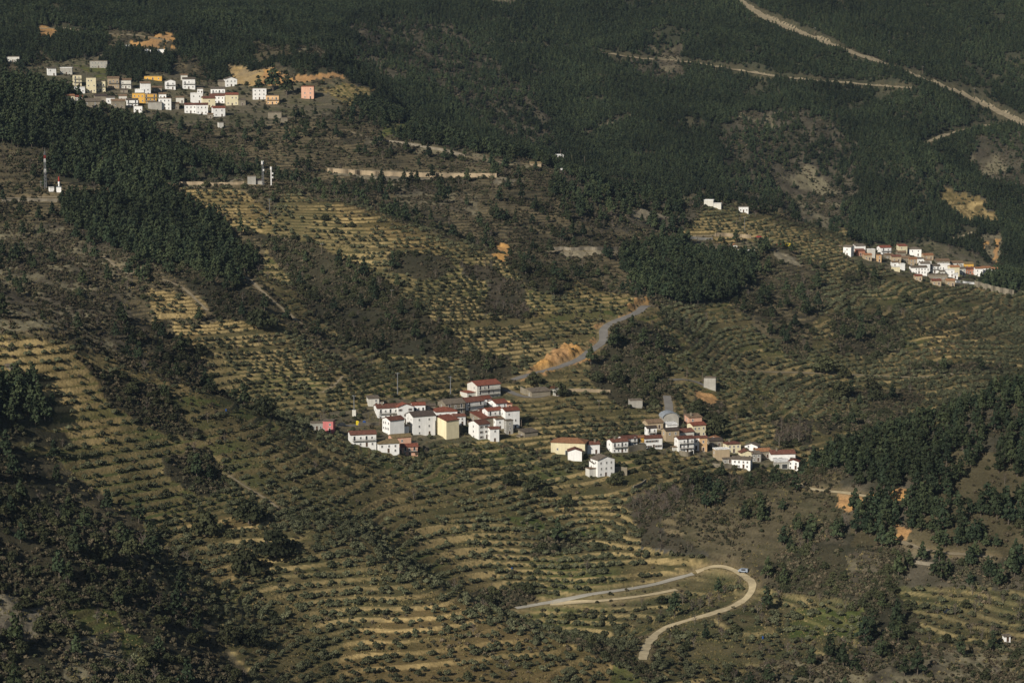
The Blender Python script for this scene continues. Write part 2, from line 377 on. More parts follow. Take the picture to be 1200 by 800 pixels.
# ---------------------------------------------------------------- roads and tracks
def smooth_line(pts, step):
    P = np.array(pts, float)
    Q = np.vstack([2*P[0]-P[1], P, 2*P[-1]-P[-2]]); out = []
    for i in range(1, len(Q)-2):
        n = max(2, int(np.linalg.norm(Q[i+1]-Q[i])/step))
        for k in range(n):
            f = k/n; a, b, c, d = Q[i-1], Q[i], Q[i+1], Q[i+2]
            out.append(b+.5*f*(c-a+f*(2*a-5*b+4*c-d+f*(3*(b-c)+d-a))))
    out.append(P[-1]); return np.array(out)
ROADS = [  # name, label, surface, width in metres, verge, chart points
 ('paved_road', 'grey paved road winding down past the orange cutting', 'asphalt', 5.0, [(598,446),(617,440),(640,434),(665,427),(685,418),(690,411),(700,406),(710,400),(709,395),(703,388),(712,380),(728,374),(745,368),(757,361),(751,356),(770,361),(800,362),(835,358)]),
 ('paved_road', None, 'concrete', 3.4, [(600,713),(625,709),(660,702),(690,696),(730,691),(770,684),(800,675),(820,671)]),
 ('dirt_road', None, 'dirt', 3.7, [(812,673),(826,664),(838,661),(853,665),(872,673),(883,682),(884,691),(872,704),(850,714),(820,723),(790,731),(768,742),(757,758),(752,775)]),
 ('dirt_track', None, 'dirt', 3.0, [(640,708),(700,704),(760,697),(800,689)]),
 ('dirt_track', None, 'pale', 11.0, [(852,-8),(868,2),(900,22),(950,43),(1000,62),(1050,79),(1080,92),(1110,103),(1150,121),(1175,133),(1210,150)]),
 ('dirt_track', None, 'pale', 5.2, [(690,59),(725,65),(765,70),(800,72),(850,80),(900,88),(930,92),(1000,98),(1060,103),(1085,105)]),
 ('dirt_track', None, 'pale', 4.6, [(1082,169),(1100,161),(1140,150),(1178,144)]),
 ('dirt_track', None, 'pale', 4.6, [(598,49),(620,51),(650,55),(664,56)]),
 ('dirt_track', None, 'pale', 5.0, [(45,34),(70,33),(90,36),(130,40),(165,42),(200,49)]),
 ('paved_road', None, 'pale', 5.0, [(380,197),(430,200),(480,202),(540,203),(580,205)]),
 ('dirt_track', None, 'pale', 4.0, [(400,152),(440,163),(478,167),(520,175),(545,181),(570,187),(620,198)]),
 ('paved_road', None, 'pale', 5.0, [(-20,233),(20,232),(60,231),(90,231),(120,229)]),
 ('dirt_track', None, 'pale', 4.5, [(190,217),(230,215),(262,217),(290,216),(330,214)]),
 ('dirt_track', None, 'pale', 1.9, [(120,300),(150,322),(175,324),(205,332),(222,343),(236,358),(247,368)]),
 ('dirt_track', None, 'pale', 1.9, [(150,322),(170,312),(195,303)]),
 ('dirt_track', None, 'pale', 2.0, [(268,318),(290,325),(310,345),(330,360),(350,378),(380,392),(400,402)]),
 ('paved_road', None, 'pale', 4.5, [(640,292),(680,293),(720,290),(760,290),(800,291)]),
 ('paved_road', None, 'pale', 5.0, [(790,279),(840,276),(865,278),(890,279),(910,283)]),
 ('paved_road', None, 'asphalt', 4.5, [(370,501),(400,499),(425,498),(445,497)]),
 ('paved_road', None, 'asphalt', 4.5, [(588,455),(605,462),(620,467),(650,460)]),
 ('paved_road', None, 'asphalt', 4.5, [(781,462),(783,472),(786,482),(780,490)]),
 ('paved_road', None, 'asphalt', 4.0, [(770,446),(800,444),(822,448),(832,456)]),
 ('dirt_track', None, 'dirt', 3.2, [(930,562),(940,571),(975,576),(1000,578),(1022,583)]),
 ('dirt_track', None, 'pale', 3.6, [(1052,632),(1064,638),(1085,645),(1110,648),(1140,650),(1170,653)]),
 ('dirt_track', None, 'pale', 3.0, [(1110,620),(1115,622)]),
 ('dirt_track', None, 'pale', 2.2, [(620,432),(700,436)]),
 ('footpath', None, 'pale', 1.3, [(378,460),(388,455),(395,448),(402,440)]),
 ('dirt_track', None, 'pale', 2.6, [(430,437),(470,437)]),
 ('footpath', None, 'pale', 1.3, [(265,553),(275,563),(300,577),(318,588),(330,600)]),
 ('dirt_track', None, 'pale', 3.6, [(860,435),(920,436),(980,438),(1040,441),(1085,442),(1130,436)]),
 ('dirt_track', None, 'pale', 3.0, [(1112,281),(1128,277),(1142,271)]),
 ('footpath', None, 'pale', 2.4, [(302,110),(312,104),(325,102),(335,103)]),
 ('footpath', None, 'pale', 2.4, [(283,115),(290,112),(297,108)]),
]
ROADS = [(r[0], r[2], r[3], r[4]) for r in ROADS if len(r[4]) > 2]
road_lines = []; ROAD_CLEAR = []
near_road = np.full(Z.shape, 99., np.float32)
def grid_window(x, y, r):
    i0 = int(np.searchsorted(yy, y-r)); i1 = int(np.searchsorted(yy, y+r))
    c = (np.array([x-r, x+r])/y-T0)/(T1-T0)*(NT-1)
    return max(i0-1,0), min(i1+1,NY), max(int(c[0])-1,0), min(int(c[1])+2,NT)
Zr = Z.copy(); Wr = np.zeros_like(Z); Ar = np.zeros_like(Z)
for name, surf, width, pts in ROADS:
    L = np.array([spot(a, b) for a, b in smooth_line(pts, 5)])
    cut = np.nonzero(np.linalg.norm(np.diff(L[:,:2],axis=0),axis=1) > 38)[0]+1      # keep the longest piece in sight
    keep = max(np.split(np.arange(len(L)), cut), key=len)
    if len(keep) < 6: continue
    L = L[keep]
    for _ in range(3): L[1:-1] = .25*L[:-2]+.5*L[1:-1]+.25*L[2:]
    d = np.r_[0, np.cumsum(np.linalg.norm(np.diff(L, axis=0), axis=1))]
    q = np.arange(0, d[-1], 1.6); L = np.stack([np.interp(q, d, L[:,k]) for k in range(3)], 1)
    kern = np.ones(9)/9
    if len(L) > 20:
        P = np.pad(L, ((4,4),(0,0)), 'edge'); P[:4] = L[0]; L = np.stack([np.convolve(P[:,k], kern, 'valid') for k in range(3)], 1)
    road_lines.append((name, surf, width, L))
    if surf != 'pale' : ROAD_CLEAR += [(x*(1-q/y), y-q, width/2+1.8, 1) for x, y, z in L[::2] for q in (2.5,5.0)]
    R = width/2+3.2
    for x, y, z in L:
        i0,i1,j0,j1 = grid_window(x, y, R)
        dd = np.hypot(X[i0:i1,j0:j1]-x, Y[i0:i1,j0:j1]-y)
        near_road[i0:i1,j0:j1] = np.minimum(near_road[i0:i1,j0:j1], dd-width/2)
        wgt = np.exp(-(dd/1.6)**2); Ar[i0:i1,j0:j1] += wgt*z; Wr[i0:i1,j0:j1] += wgt
bed = np.where(Wr > 1e-6, Ar/np.maximum(Wr,1e-9), Z)
mix = np.clip(1-(near_road-.8)/2.2, 0, 1)*.85*(Wr > 1e-6)
Z = Z*(1-mix)+bed*mix
bank_ = soften(((KIND == KINDS_OF_COVER.index('B'))&(PX0 > 598)&(PX0 < 762)&(PY0 > 340)&(PY0 < 452))*1.0,14)
bank_ = np.clip(bank_*1.6,0,1)
Z = Z+bank_*np.clip((near_road-.2)/2.6,0,1)*(2.1+1.6*(fbm(X,Y,4,401,4)-.5)*2)+bank_*(np.abs(fbm(X,Y,3.2,403,3)-.5)-.2)*4.5*np.clip(near_road,0,1)
# ---------------------------------------------------------------- materials
MATS = {}
def new_mat(name):
    m = bpy.data.materials.new(name); m.use_nodes = True; nt = m.node_tree
    b = nt.nodes['Principled BSDF']; b.inputs['Roughness'].default_value = .9; b.inputs['Specular IOR Level'].default_value = .15
    MATS[name] = m
    return m, nt, b
def grain(nt, scale, lo, hi, coord='Object', detail=4, rough=.6):
    tc = nt.nodes.new('ShaderNodeTexCoord'); n = nt.nodes.new('ShaderNodeTexNoise')
    n.inputs['Scale'].default_value = scale; n.inputs['Detail'].default_value = detail; n.inputs['Roughness'].default_value = rough
    link(nt, tc.outputs[coord], n.inputs['Vector'])
    r = nt.nodes.new('ShaderNodeMapRange'); r.inputs[1].default_value = .3; r.inputs[2].default_value = .7
    r.inputs[3].default_value = lo; r.inputs[4].default_value = hi; r.clamp = False
    link(nt, n.outputs[0], r.inputs[0]); return r.outputs[0], n
def scaled(nt, col, val):
    m = nt.nodes.new('ShaderNodeVectorMath'); m.operation = 'SCALE'
    if isinstance(col, tuple): m.inputs[0].default_value = col
    else: link(nt, col, m.inputs[0])
    link(nt, val, m.inputs['Scale']); return m.outputs[0]
def plain(name, col, scale=.6, lo=.8, hi=1.15, rough=.9, spec=.15, bump=0):
    m, nt, b = new_mat(name)
    v, n = grain(nt, scale, lo, hi)
    link(nt, scaled(nt, col, v), b.inputs['Base Color'])
    b.inputs['Roughness'].default_value = rough; b.inputs['Specular IOR Level'].default_value = spec
    if bump:
        bp = nt.nodes.new('ShaderNodeBump'); bp.inputs['Strength'].default_value = bump; bp.inputs['Distance'].default_value = .2
        link(nt, n.outputs[0], bp.inputs['Height']); link(nt, bp.outputs[0], b.inputs['Normal'])
    return m
def per_object(nt, v, lo, hi):
    oi = nt.nodes.new('ShaderNodeObjectInfo'); mr = nt.nodes.new('ShaderNodeMapRange'); mr.inputs[3].default_value = lo; mr.inputs[4].default_value = hi
    link(nt, oi.outputs['Random'], mr.inputs[0]); mm = nt.nodes.new('ShaderNodeMath'); mm.operation = 'MULTIPLY'; link(nt, v, mm.inputs[0]); link(nt, mr.outputs[0], mm.inputs[1]); return mm.outputs[0]
def plaster(name, col, lo, bump):
    """rendered wall: blotches, and streaks that run down it"""
    m, nt, b = new_mat(name)
    v, n = grain(nt, .35, lo, 1.06); tc = nt.nodes.new('ShaderNodeTexCoord'); mp = nt.nodes.new('ShaderNodeMapping'); mp.inputs['Scale'].default_value = (1.6,1.6,.12)
    s = nt.nodes.new('ShaderNodeTexNoise'); s.inputs['Scale'].default_value = 1; s.inputs['Detail'].default_value = 3; link(nt, tc.outputs['Object'], mp.inputs[0]); link(nt, mp.outputs[0], s.inputs['Vector'])
    mr = nt.nodes.new('ShaderNodeMapRange'); mr.inputs[1].default_value = .35; mr.inputs[2].default_value = .6; mr.inputs[3].default_value = .89; mr.inputs[4].default_value = 1; link(nt, s.outputs[0], mr.inputs[0])
    mm = nt.nodes.new('ShaderNodeMath'); mm.operation = 'MULTIPLY'; link(nt, v, mm.inputs[0]); link(nt, mr.outputs[0], mm.inputs[1])
    link(nt, scaled(nt, col, per_object(nt, mm.outputs[0], .88, 1.06)), b.inputs['Base Color'])
    bp = nt.nodes.new('ShaderNodeBump'); bp.inputs['Strength'].default_value = bump; bp.inputs['Distance'].default_value = .2
    link(nt, n.outputs[0], bp.inputs['Height']); link(nt, bp.outputs[0], b.inputs['Normal'])
def leafy(name, col, col2, var=.45):
    """leaves: colour differs from plant to plant and from clump to clump"""
    m, nt, b = new_mat(name)
    oi = nt.nodes.new('ShaderNodeObjectInfo')
    mx = nt.nodes.new('ShaderNodeMix'); mx.data_type = 'RGBA'; mx.inputs[6].default_value = (*col,1); mx.inputs[7].default_value = (*col2,1)
    link(nt, oi.outputs['Random'], mx.inputs[0])
    v, n = grain(nt, .9, 1-var, 1+var, 'Object', 3)
    r2 = nt.nodes.new('ShaderNodeMath'); r2.operation = 'MULTIPLY_ADD'; r2.inputs[1].default_value = 7.13; r2.inputs[2].default_value = 0
    link(nt, oi.outputs['Random'], r2.inputs[0]); fr_ = nt.nodes.new('ShaderNodeMath'); fr_.operation = 'FRACT'; link(nt, r2.outputs[0], fr_.inputs[0])
    mr = nt.nodes.new('ShaderNodeMapRange'); mr.inputs[3].default_value = .72; mr.inputs[4].default_value = 1.3; link(nt, fr_.outputs[0], mr.inputs[0])
    mm = nt.nodes.new('ShaderNodeMath'); mm.operation = 'MULTIPLY'; link(nt, v, mm.inputs[0]); link(nt, mr.outputs[0], mm.inputs[1])
    st = nt.nodes.new('ShaderNodeTexNoise'); st.inputs['Scale'].default_value = .011; st.inputs['Detail'].default_value = 3; link(nt, oi.outputs['Location'], st.inputs['Vector'])   # stands of different age
    m3 = nt.nodes.new('ShaderNodeMapRange'); m3.inputs[1].default_value = .35; m3.inputs[2].default_value = .65; m3.inputs[3].default_value = .70; m3.inputs[4].default_value = 1.38; link(nt, st.outputs[0], m3.inputs[0])
    m4 = nt.nodes.new('ShaderNodeMath'); m4.operation = 'MULTIPLY'; link(nt, mm.outputs[0], m4.inputs[0]); link(nt, m3.outputs[0], m4.inputs[1]); mm = m4
    link(nt, scaled(nt, mx.outputs[2], mm.outputs[0]), b.inputs['Base Color'])
    b.inputs['Roughness'].default_value = .8; b.inputs['Specular IOR Level'].default_value = .12
    return m
leafy('olive_leaves', (.052,.058,.031), (.092,.094,.052)); leafy('pine_needles', (.023,.035,.019), (.041,.051,.023))
leafy('oak_leaves', (.032,.037,.018), (.052,.054,.025)); leafy('shrub_leaves', (.034,.040,.020), (.098,.078,.050))
leafy('bare_twigs', (.085,.064,.052), (.125,.098,.078)); leafy('grass_blades', (.105,.098,.040), (.185,.145,.066)); leafy('blossom', (.45,.36,.05), (.5,.4,.07))
plain('bark', (.11,.09,.07), 3); plain('pale_bark', (.15,.13,.105), 3)
WALLS = {'white':(.88,.87,.835),'offwhite':(.66,.64,.57),'cream':(.74,.66,.44),'yellow':(.72,.42,.09),'orange':(.70,.46,.24),'pink':(.60,.20,.19),'salmon':(.68,.40,.28),
 'stone':(.27,.235,.175),'grey':(.42,.40,.35),'brick':(.42,.19,.12),'tan':(.44,.345,.225),'ochre':(.55,.36,.14)}
for k, c in WALLS.items():
    plaster('wall_'+k, c, .75 if k in ('stone','brick','grey') else .92, .35 if k in ('stone','brick') else .05)
TILES = {'red':(.195,.068,.043),'brownred':(.15,.066,.046),'orange':(.31,.155,.08),'brown':(.20,.135,.085),'greybrown':(.145,.12,.092),'dark':(.075,.058,.048),'blue':(.24,.265,.29),'white':(.7,.69,.66),'ochre':(.22,.165,.085)}
for k, c in TILES.items():
    m, nt, b = new_mat('tiles_'+k)
    v, n = grain(nt, 1.1, .66, 1.28, detail=6); v = per_object(nt, v, .78, 1.2)
    link(nt, scaled(nt, c, v), b.inputs['Base Color'])
    tc = nt.nodes.new('ShaderNodeTexCoord'); w = nt.nodes.new('ShaderNodeTexWave'); w.inputs['Scale'].default_value = 4.5; w.inputs['Distortion'].default_value = .6
    link(nt, tc.outputs['UV'] if False else tc.outputs['Object'], w.inputs['Vector'])
    bp = nt.nodes.new('ShaderNodeBump'); bp.inputs['Strength'].default_value = .5; bp.inputs['Distance'].default_value = .08
    link(nt, w.outputs['Fac'], bp.inputs['Height']); link(nt, bp.outputs[0], b.inputs['Normal'])
plain('glass', (.05,.052,.055), 1, .7, 1.3, .25, .4); plain('frame_white', (.7,.69,.66), 1, .9, 1.1); plain('shutter', (.09,.055,.035), 1)
plain('iron', (.035,.035,.035), 2); plain('concrete', (.36,.34,.30), .4, .8, 1.15); plain('galvanised', (.17,.175,.18), .3, .9, 1.1, .5, .4); plain('red_paint', (.32,.05,.04), .5)
plain('green_paint', (.03,.10,.10), .5); plain('car_dark', (.02,.024,.03), 1, .9, 1.1, .3, .5); plain('car_silver', (.26,.30,.36), 1, .9, 1.1, .3, .5); plain('yellow_paint', (.65,.5,.03), 1); plain('blue_paint', (.03,.08,.24), 1)
plain('rubber', (.02,.02,.02), 1); plain('wood', (.17,.13,.10), 1)
plain('asphalt', (.165,.155,.14), .25, .85, 1.2); plain('dirt', (.46,.38,.235), .3, .75, 1.15, bump=.3); plain('pale', (.26,.215,.14), .3, .7, 1.15, bump=.3); plain('track_concrete', (.33,.31,.26), .25, .85, 1.1)

# ---- the ground's own material: soil colours by place, plus grain
m, nt, b = new_mat('hillside')
at = nt.nodes.new('ShaderNodeAttribute'); at.attribute_name = 'soil'
v1, n1 = grain(nt, .9, .72, 1.28, detail=5); v2, n2 = grain(nt, .12, .85, 1.15, detail=3)
mm = nt.nodes.new('ShaderNodeMath'); mm.operation = 'MULTIPLY'; link(nt, v1, mm.inputs[0]); link(nt, v2, mm.inputs[1])
link(nt, scaled(nt, at.outputs['Color'], mm.outputs[0]), b.inputs['Base Color'])
bp = nt.nodes.new('ShaderNodeBump'); bp.inputs['Strength'].default_value = .7; bp.inputs['Distance'].default_value = .5
link(nt, n1.outputs[0], bp.inputs['Height']); link(nt, bp.outputs[0], b.inputs['Normal'])
b.inputs['Specular IOR Level'].default_value = .05

# ---------------------------------------------------------------- the ground sheet
mixn = np.clip((fbm(X,Y,14,81,4)-.36)*3.6, 0, 1)[...,None]
soil = np.stack([table(0,k) for k in range(3)],-1)*(1-mixn)+np.stack([table(1,k) for k in range(3)],-1)*mixn
rc = np.stack([table(3,k) for k in range(3)],-1)
patch = np.clip((fbm(X,Y,38,91,4)-.34)*4, 0, 1)                      # some banks are dry straw, others overgrown
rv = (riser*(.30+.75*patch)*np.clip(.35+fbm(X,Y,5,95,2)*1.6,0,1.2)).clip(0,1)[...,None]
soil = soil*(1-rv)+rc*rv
fresh = (np.clip((fbm(X,Y,55,101,3)-.56)*6,0,1)*(terr > .8)*(1-riser)*.45)[...,None]
soil = soil*(1-fresh)+np.array([.070,.098,.028])*fresh
verge = np.clip(1-np.abs(near_road-.6)/2.2, 0, 1)[...,None]*(.6-.4*np.clip((Y-1700)/200,0,1))[...,None]
soil = soil*(1-verge)+np.array([.215,.165,.092])*verge
idx = np.arange(NT*NY).reshape(NY, NT)
quads = np.stack([idx[:-1,:-1], idx[:-1,1:], idx[1:,1:], idx[1:,:-1]], -1).reshape(-1,4)
me = bpy.data.meshes.new('terrain')
me.vertices.add(NT*NY); me.loops.add(quads.size); me.polygons.add(len(quads))
me.vertices.foreach_set('co', np.stack([X,Y,Z],-1).astype(np.float32).ravel())
me.loops.foreach_set('vertex_index', quads.astype(np.int32).ravel())
me.polygons.foreach_set('loop_start', np.arange(0, quads.size, 4, dtype=np.int32))
me.polygons.foreach_set('use_smooth', np.ones(len(quads), bool))
me.update(calc_edges=True)
ca = me.attributes.new('soil', 'FLOAT_COLOR', 'POINT')
ca.data.foreach_set('color', np.concatenate([soil, np.ones(soil.shape[:2]+(1,))], -1).astype(np.float32).ravel())
me.materials.append(MATS['hillside'])
tag(obj('terrain', me), 'terraced and wooded mountain valley slopes', None, None, 'structure')

# ---- road ribbons, laid just above the bed
SURF = {'asphalt':'asphalt','dirt':'dirt','pale':'pale','concrete':'track_concrete'}
for name, surf, width, L in road_lines:
    T = np.gradient(L[:,:2], axis=0); T /= np.linalg.norm(T,axis=1)[:,None]+1e-9
    N = np.stack([-T[:,1], T[:,0]], 1)
    wv = width*(1+.5*(noise(L[:,0],L[:,1],7,7)-.5)) if surf in ('dirt','pale') else np.full(len(L), width)
    V = []; F = []
    K = 5
    for i in range(len(L)):
        for k in range(K):
            p = L[i,:2]+N[i]*wv[i]*((k/(K-1))-.5)
            V.append((p[0], p[1], max(float(ground(p[0],p[1])), L[i,2]-.6)+.14))
    for i in range(len(L)-1):
        for k in range(K-1):
            a = i*K+k; F.append((a, a+1, a+K+1, a+K))
    me = bpy.data.meshes.new(name); me.from_pydata(V, [], F); me.materials.append(MATS[SURF[surf]])
    for p in me.polygons: p.use_smooth = True
    tag(obj(name, me), None, None, None, 'structure')
# ---------------------------------------------------------------- houses
def box(bm, x0,x1,y0,y1,z0,z1):
    v = [bm.verts.new(p) for p in ((x0,y0,z0),(x1,y0,z0),(x1,y1,z0),(x0,y1,z0),(x0,y0,z1),(x1,y0,z1),(x1,y1,z1),(x0,y1,z1))]
    return [bm.faces.new([v[i] for i in f]) for f in ((0,3,2,1),(4,5,6,7),(0,1,5,4),(1,2,6,5),(2,3,7,6),(3,0,4,7))]
def finish(bm, name, *mats):
    bmesh.ops.recalc_face_normals(bm, faces=bm.faces)
    me = bpy.data.meshes.new(name); bm.to_mesh(me); bm.free()
    for m in mats: me.materials.append(MATS[m])
    return me
def opening(w, h, kind):
    bm = bmesh.new(); f = .1
    box(bm,-w/2-f,-w/2,-.07,.02,-f,h+f); box(bm,w/2,w/2+f,-.07,.02,-f,h+f); box(bm,-w/2,w/2,-.07,.02,h,h+f)
    box(bm,-w/2-f*1.6,w/2+f*1.6,-.12,.02,-f*1.7,-f*.0-.001)
    if kind == 'window': box(bm,-.03,.03,-.05,.02,0,h)
    fs = box(bm,-w/2,w/2,-.025,.02,0.001,h)
    for q in fs: q.material_index = 1
    if kind == 'shuttered':
        for s in (-1,1):
            for q in box(bm, s*(w/2+.32)-.22, s*(w/2+.32)+.22, -.09, .02, 0, h): q.material_index = 2
    return finish(bm, kind, 'frame_white', 'shutter' if kind == 'door' else 'glass', 'shutter')
OPEN = {'window':opening(.75,1.05,'window'), 'shuttered':opening(.75,1.1,'shuttered'), 'door':opening(1.0,2.05,'door'), 'garage':opening(2.7,2.3,'garage'), 'tall':opening(.9,1.95,'tall')}
def balcony_mesh(w):
    bm = bmesh.new(); box(bm,-w/2,w/2,-1.0,0,-.16,0)
    n = max(3,int(w/.3))
    slab = finish(bm,'balcony','concrete','iron'); bm = bmesh.new(); fs = []
    for k in range(n+1):
        x = -w/2+.03+(w-.06)*k/n; fs += box(bm,x-.022,x+.022,-.99,-.955,0,.95)
    for s in (-1,1): fs += box(bm,s*(w/2-.03)-.025,s*(w/2-.03)+.025,-.95,0,.9,.98)
    box(bm,-w/2,w/2,-1.0,-.95,.95,1.0)
    return slab, finish(bm,'railing','iron')
def roof_mesh(kind, W, Dp, rise, tile, e=.38, th=.2):
    bm = bmesh.new(); a, d = W/2+e, Dp/2+e
    def sheet(pts):
        lo = [bm.verts.new((x,y,z)) for x,y,z in pts]; hi = [bm.verts.new((x,y,z+th)) for x,y,z in pts]; n = len(pts)
        bm.faces.new(hi); bm.faces.new(lo[::-1])
        for i in range(n): bm.faces.new((lo[i],lo[(i+1)%n],hi[(i+1)%n],hi[i]))
    k = rise/(Dp/2) if kind == 'x' else rise/(W/2)
    if kind == 'x':
        sheet([(-a,-d,-e*k),(a,-d,-e*k),(a,-.0,rise),(-a,-.0,rise)]); sheet([(-a,.003,rise),(a,.003,rise),(a,d,-e*k),(-a,d,-e*k)])
        box(bm,-a-.02,a+.02,-.13,.13,rise+.1,rise+th+.1)
    elif kind == 'y':
        sheet([(-a,-d,-e*k),(0,-d,rise),(0,d,rise),(-a,d,-e*k)]); sheet([(.003,-d,rise),(a,-d,-e*k),(a,d,-e*k),(.003,d,rise)])
        box(bm,-.13,.13,-d-.02,d+.02,rise+.1,rise+th+.1)
    elif kind == 'h':
        r = max(0,W/2-Dp/2); s = max(0,Dp/2-W/2)
        sheet([(-a,-d,0),(a,-d,0),(r,-s,rise),(-r-.001,-s,rise)]); sheet([(a,d,0),(-a,d,0),(-r-.001,s,rise),(r,s,rise)])
        sheet([(a,-d,0),(a,d,0),(r,s+.001,rise),(r,-s,rise)]); sheet([(-a,d,0),(-a,-d,0),(-r,-s,rise),(-r,s+.001,rise)])
    elif kind == 'm':
        sheet([(-a,-d,0),(a,-d,0),(a,d,rise),(-a,d,rise)])
    elif kind == 'b':
        n = 8; V = []
        for i in range(n):
            t0, t1 = math.pi*i/n, math.pi*(i+1)/n
            p = lambda t: (-a*math.cos(t), rise*math.sin(t))
            (x0,z0),(x1,z1) = p(t0),p(t1)
            sheet([(x0,-d,z0),(x1,-d,z1),(x1,d,z1),(x0,d,z0)])
    else:
        box(bm,-W/2-.12,W/2+.12,-Dp/2-.12,Dp/2+.12,0,.16)
        for x0,x1,y0,y1 in ((-W/2-.12,W/2+.12,-Dp/2-.12,-Dp/2+.1),(-W/2-.12,W/2+.12,Dp/2-.1,Dp/2+.12),(-W/2-.12,-W/2+.1,-Dp/2+.1,Dp/2-.1),(W/2-.1,W/2+.12,-Dp/2+.1,Dp/2-.1)): box(bm,x0,x1,y0,y1,.16,.42)
    return finish(bm,'roof','tiles_'+tile)
CLEAR = list(ROAD_CLEAR)
CENTRES = []
def house(x0,x1,y0,y1,yaw,r,roof,wall,tile,floors,nf,ns,opts,label,name='house',cat='house',group=None):
    a = math.radians(yaw)
    X_,Y_,Zg = spot((x0+x1)/2, y1)
    m_ = mpp(Y_)*(1.10 if group in (GC, GL) else 1.04)
    B = (x1-x0)*m_; W = B/(math.cos(a)+r*abs(math.sin(a))); Dp = W*r
    rise = {'x':.165*Dp,'y':.17*W,'h':.16*min(W,Dp)*1.2,'m':.17*Dp,'b':.36*W,'f':.2}[roof]
    rise = min(rise, 2.6)
    H = (y1-y0)*m_ - rise*.85 - .16*(Dp*math.cos(a)+W*abs(math.sin(a)))*.6
    H = max(H, 2.1)
    half = (W*abs(math.sin(a))+Dp*math.cos(a))/2
    k = 1+half/Y_; cx, cy_ = X_*k, Y_+half
    root = obj(name, None, None, (cx,cy_,Zg), a)
    tag(root, label, cat, group)
    CLEAR.append((cx,cy_,math.hypot(W,Dp)/2+.3,0)); CLEAR.append((cx,cy_,math.hypot(W,Dp)/2+1.6,1))
    for f_ in (.25,.55,.85): CLEAR.append((cx*(1-f_*10/cy_), cy_-half-f_*10, W*.40,1))
    # walls with gables, footing in the slope
    bm = bmesh.new(); w2, d2 = W/2, Dp/2; z0 = -6.0
    base = [(-w2,-d2),(w2,-d2),(w2,d2),(-w2,d2)]
    lo = [bm.verts.new((x,y,z0)) for x,y in base]; hi = [bm.verts.new((x,y,H+(rise if roof == 'm' and y > 0 else 0))) for x,y in base]
    for i in range(4): bm.faces.new((lo[i],lo[(i+1)%4],hi[(i+1)%4],hi[i]))
    if roof == 'x':
        p = [bm.verts.new((s*w2,0,H+rise-.02)) for s in (-1,1)]; bm.faces.new((hi[3],hi[0],p[0])); bm.faces.new((hi[1],hi[2],p[1]))
    elif roof == 'y':
        p = [bm.verts.new((0,s*d2,H+rise-.02)) for s in (-1,1)]; bm.faces.new((hi[0],hi[1],p[0])); bm.faces.new((hi[2],hi[3],p[1]))
    elif roof == 'b':
        for y,fl_ in ((-d2+.02,0),(d2-.02,1)):
            bm.faces.new([bm.verts.new((-w2*math.cos(math.pi*q/8),y,H+(rise-.03)*math.sin(math.pi*q/8))) for q in range(9)])
    obj('wall', finish(bm,'wall','wall_'+wall), root)
    rf = obj('roof', roof_mesh(roof,W,Dp,rise,tile), root, (0,0,H+.01))
    if 'c' in opts:
        bm = bmesh.new(); box(bm,-.35,.35,-.35,.35,-.5,1.3); box(bm,-.45,.45,-.45,.45,1.3,1.42)
        obj('chimney', finish(bm,'chimney','wall_white' if 'w' in opts else 'wall_stone'), rf, (W*(.18 if rnd.random() < .5 else -.22), -Dp*.1, rise*.75+.2))
    fh = H/max(floors,1)
    if group in (GC, GL) and W > 5.5 and rnd.random() < .45:      # lean-to against a side or in front
        aw, ah = W*(.25+.2*rnd.random()), H*(.35+.2*rnd.random()); sx = -1 if rnd.random() < .5 else 1; ad = Dp*(.5+.3*rnd.random())
        xa, xb = sorted((sx*(w2-.02), sx*(w2+aw))); bm = bmesh.new(); box(bm, xa, xb, -ad/2, ad/2, -6, ah)
        obj('annex', finish(bm,'annex','wall_'+rnd.choice((wall,'offwhite','stone'))), root)
        bm = bmesh.new(); box(bm, xa-.15, xb+.15, -ad/2-.25, ad/2+.25, ah+.005, ah+.18); obj('annex_roof', finish(bm,'annex_roof','tiles_'+rnd.choice((tile,'greybrown','brown'))), root)
    def put(kind, x, y, z, rz):
      if kind not in ('door','garage') and rnd.random() < .12: return
      x, y = (x+rnd.uniform(-.2,.2), y) if rz == 0 else (x, y+rnd.uniform(-.2,.2))
      obj('door' if kind in ('door',) else 'garage_door' if kind == 'garage' else 'window', OPEN[kind], root, (x,y,z), rz)
    if 'n' not in opts:
        for f_ in range(floors):
            for q in range(nf):
                x = (-.5+(q+.5)/nf)*W*.92; z = f_*fh+max(.45,(fh-1.45)*.5)
                if f_ == 0 and q == nf//2: put('garage' if 'g' in opts and W/nf > 3 else 'door', x, -d2-.003, .05, 0)
                elif 'b' in opts and f_ > 0 and q%2 == 0: put('tall', x, -d2-.003, f_*fh+.25, 0)
                else: put('shuttered' if 's' in opts else 'window', x, -d2-.003, z, 0)
            if 'b' in opts and f_ > 0: sl_, ra_ = balcony_mesh(W*.88); bo_ = obj('balcony', sl_, root, (0,-d2+.02,f_*fh+.12)); obj('railing', ra_, bo_)
    for f_ in range(floors):
        for q in range(ns):
            y = (-.5+(q+.5)/ns)*Dp*.86; z = f_*fh+max(.45,(fh-1.45)*.5)
            put('window', -w2-.003, y, z, -math.pi/2)
            if ns > 1: put('window', w2+.003, y, z, math.pi/2)
    if 'a' in opts:                                           # awning or porch on posts in front
        bm = bmesh.new(); box(bm,-W*.42,W*.42,-d2-2.6,-d2+.05,H*.5,H*.5+.14)
        for s in (-1,1): box(bm,s*W*.38-.08,s*W*.38+.08,-d2-2.5,-d2-2.34,-5,H*.5)
        obj('porch', finish(bm,'porch','concrete'), root)
    CENTRES.append((cx,cy_,label)); return root

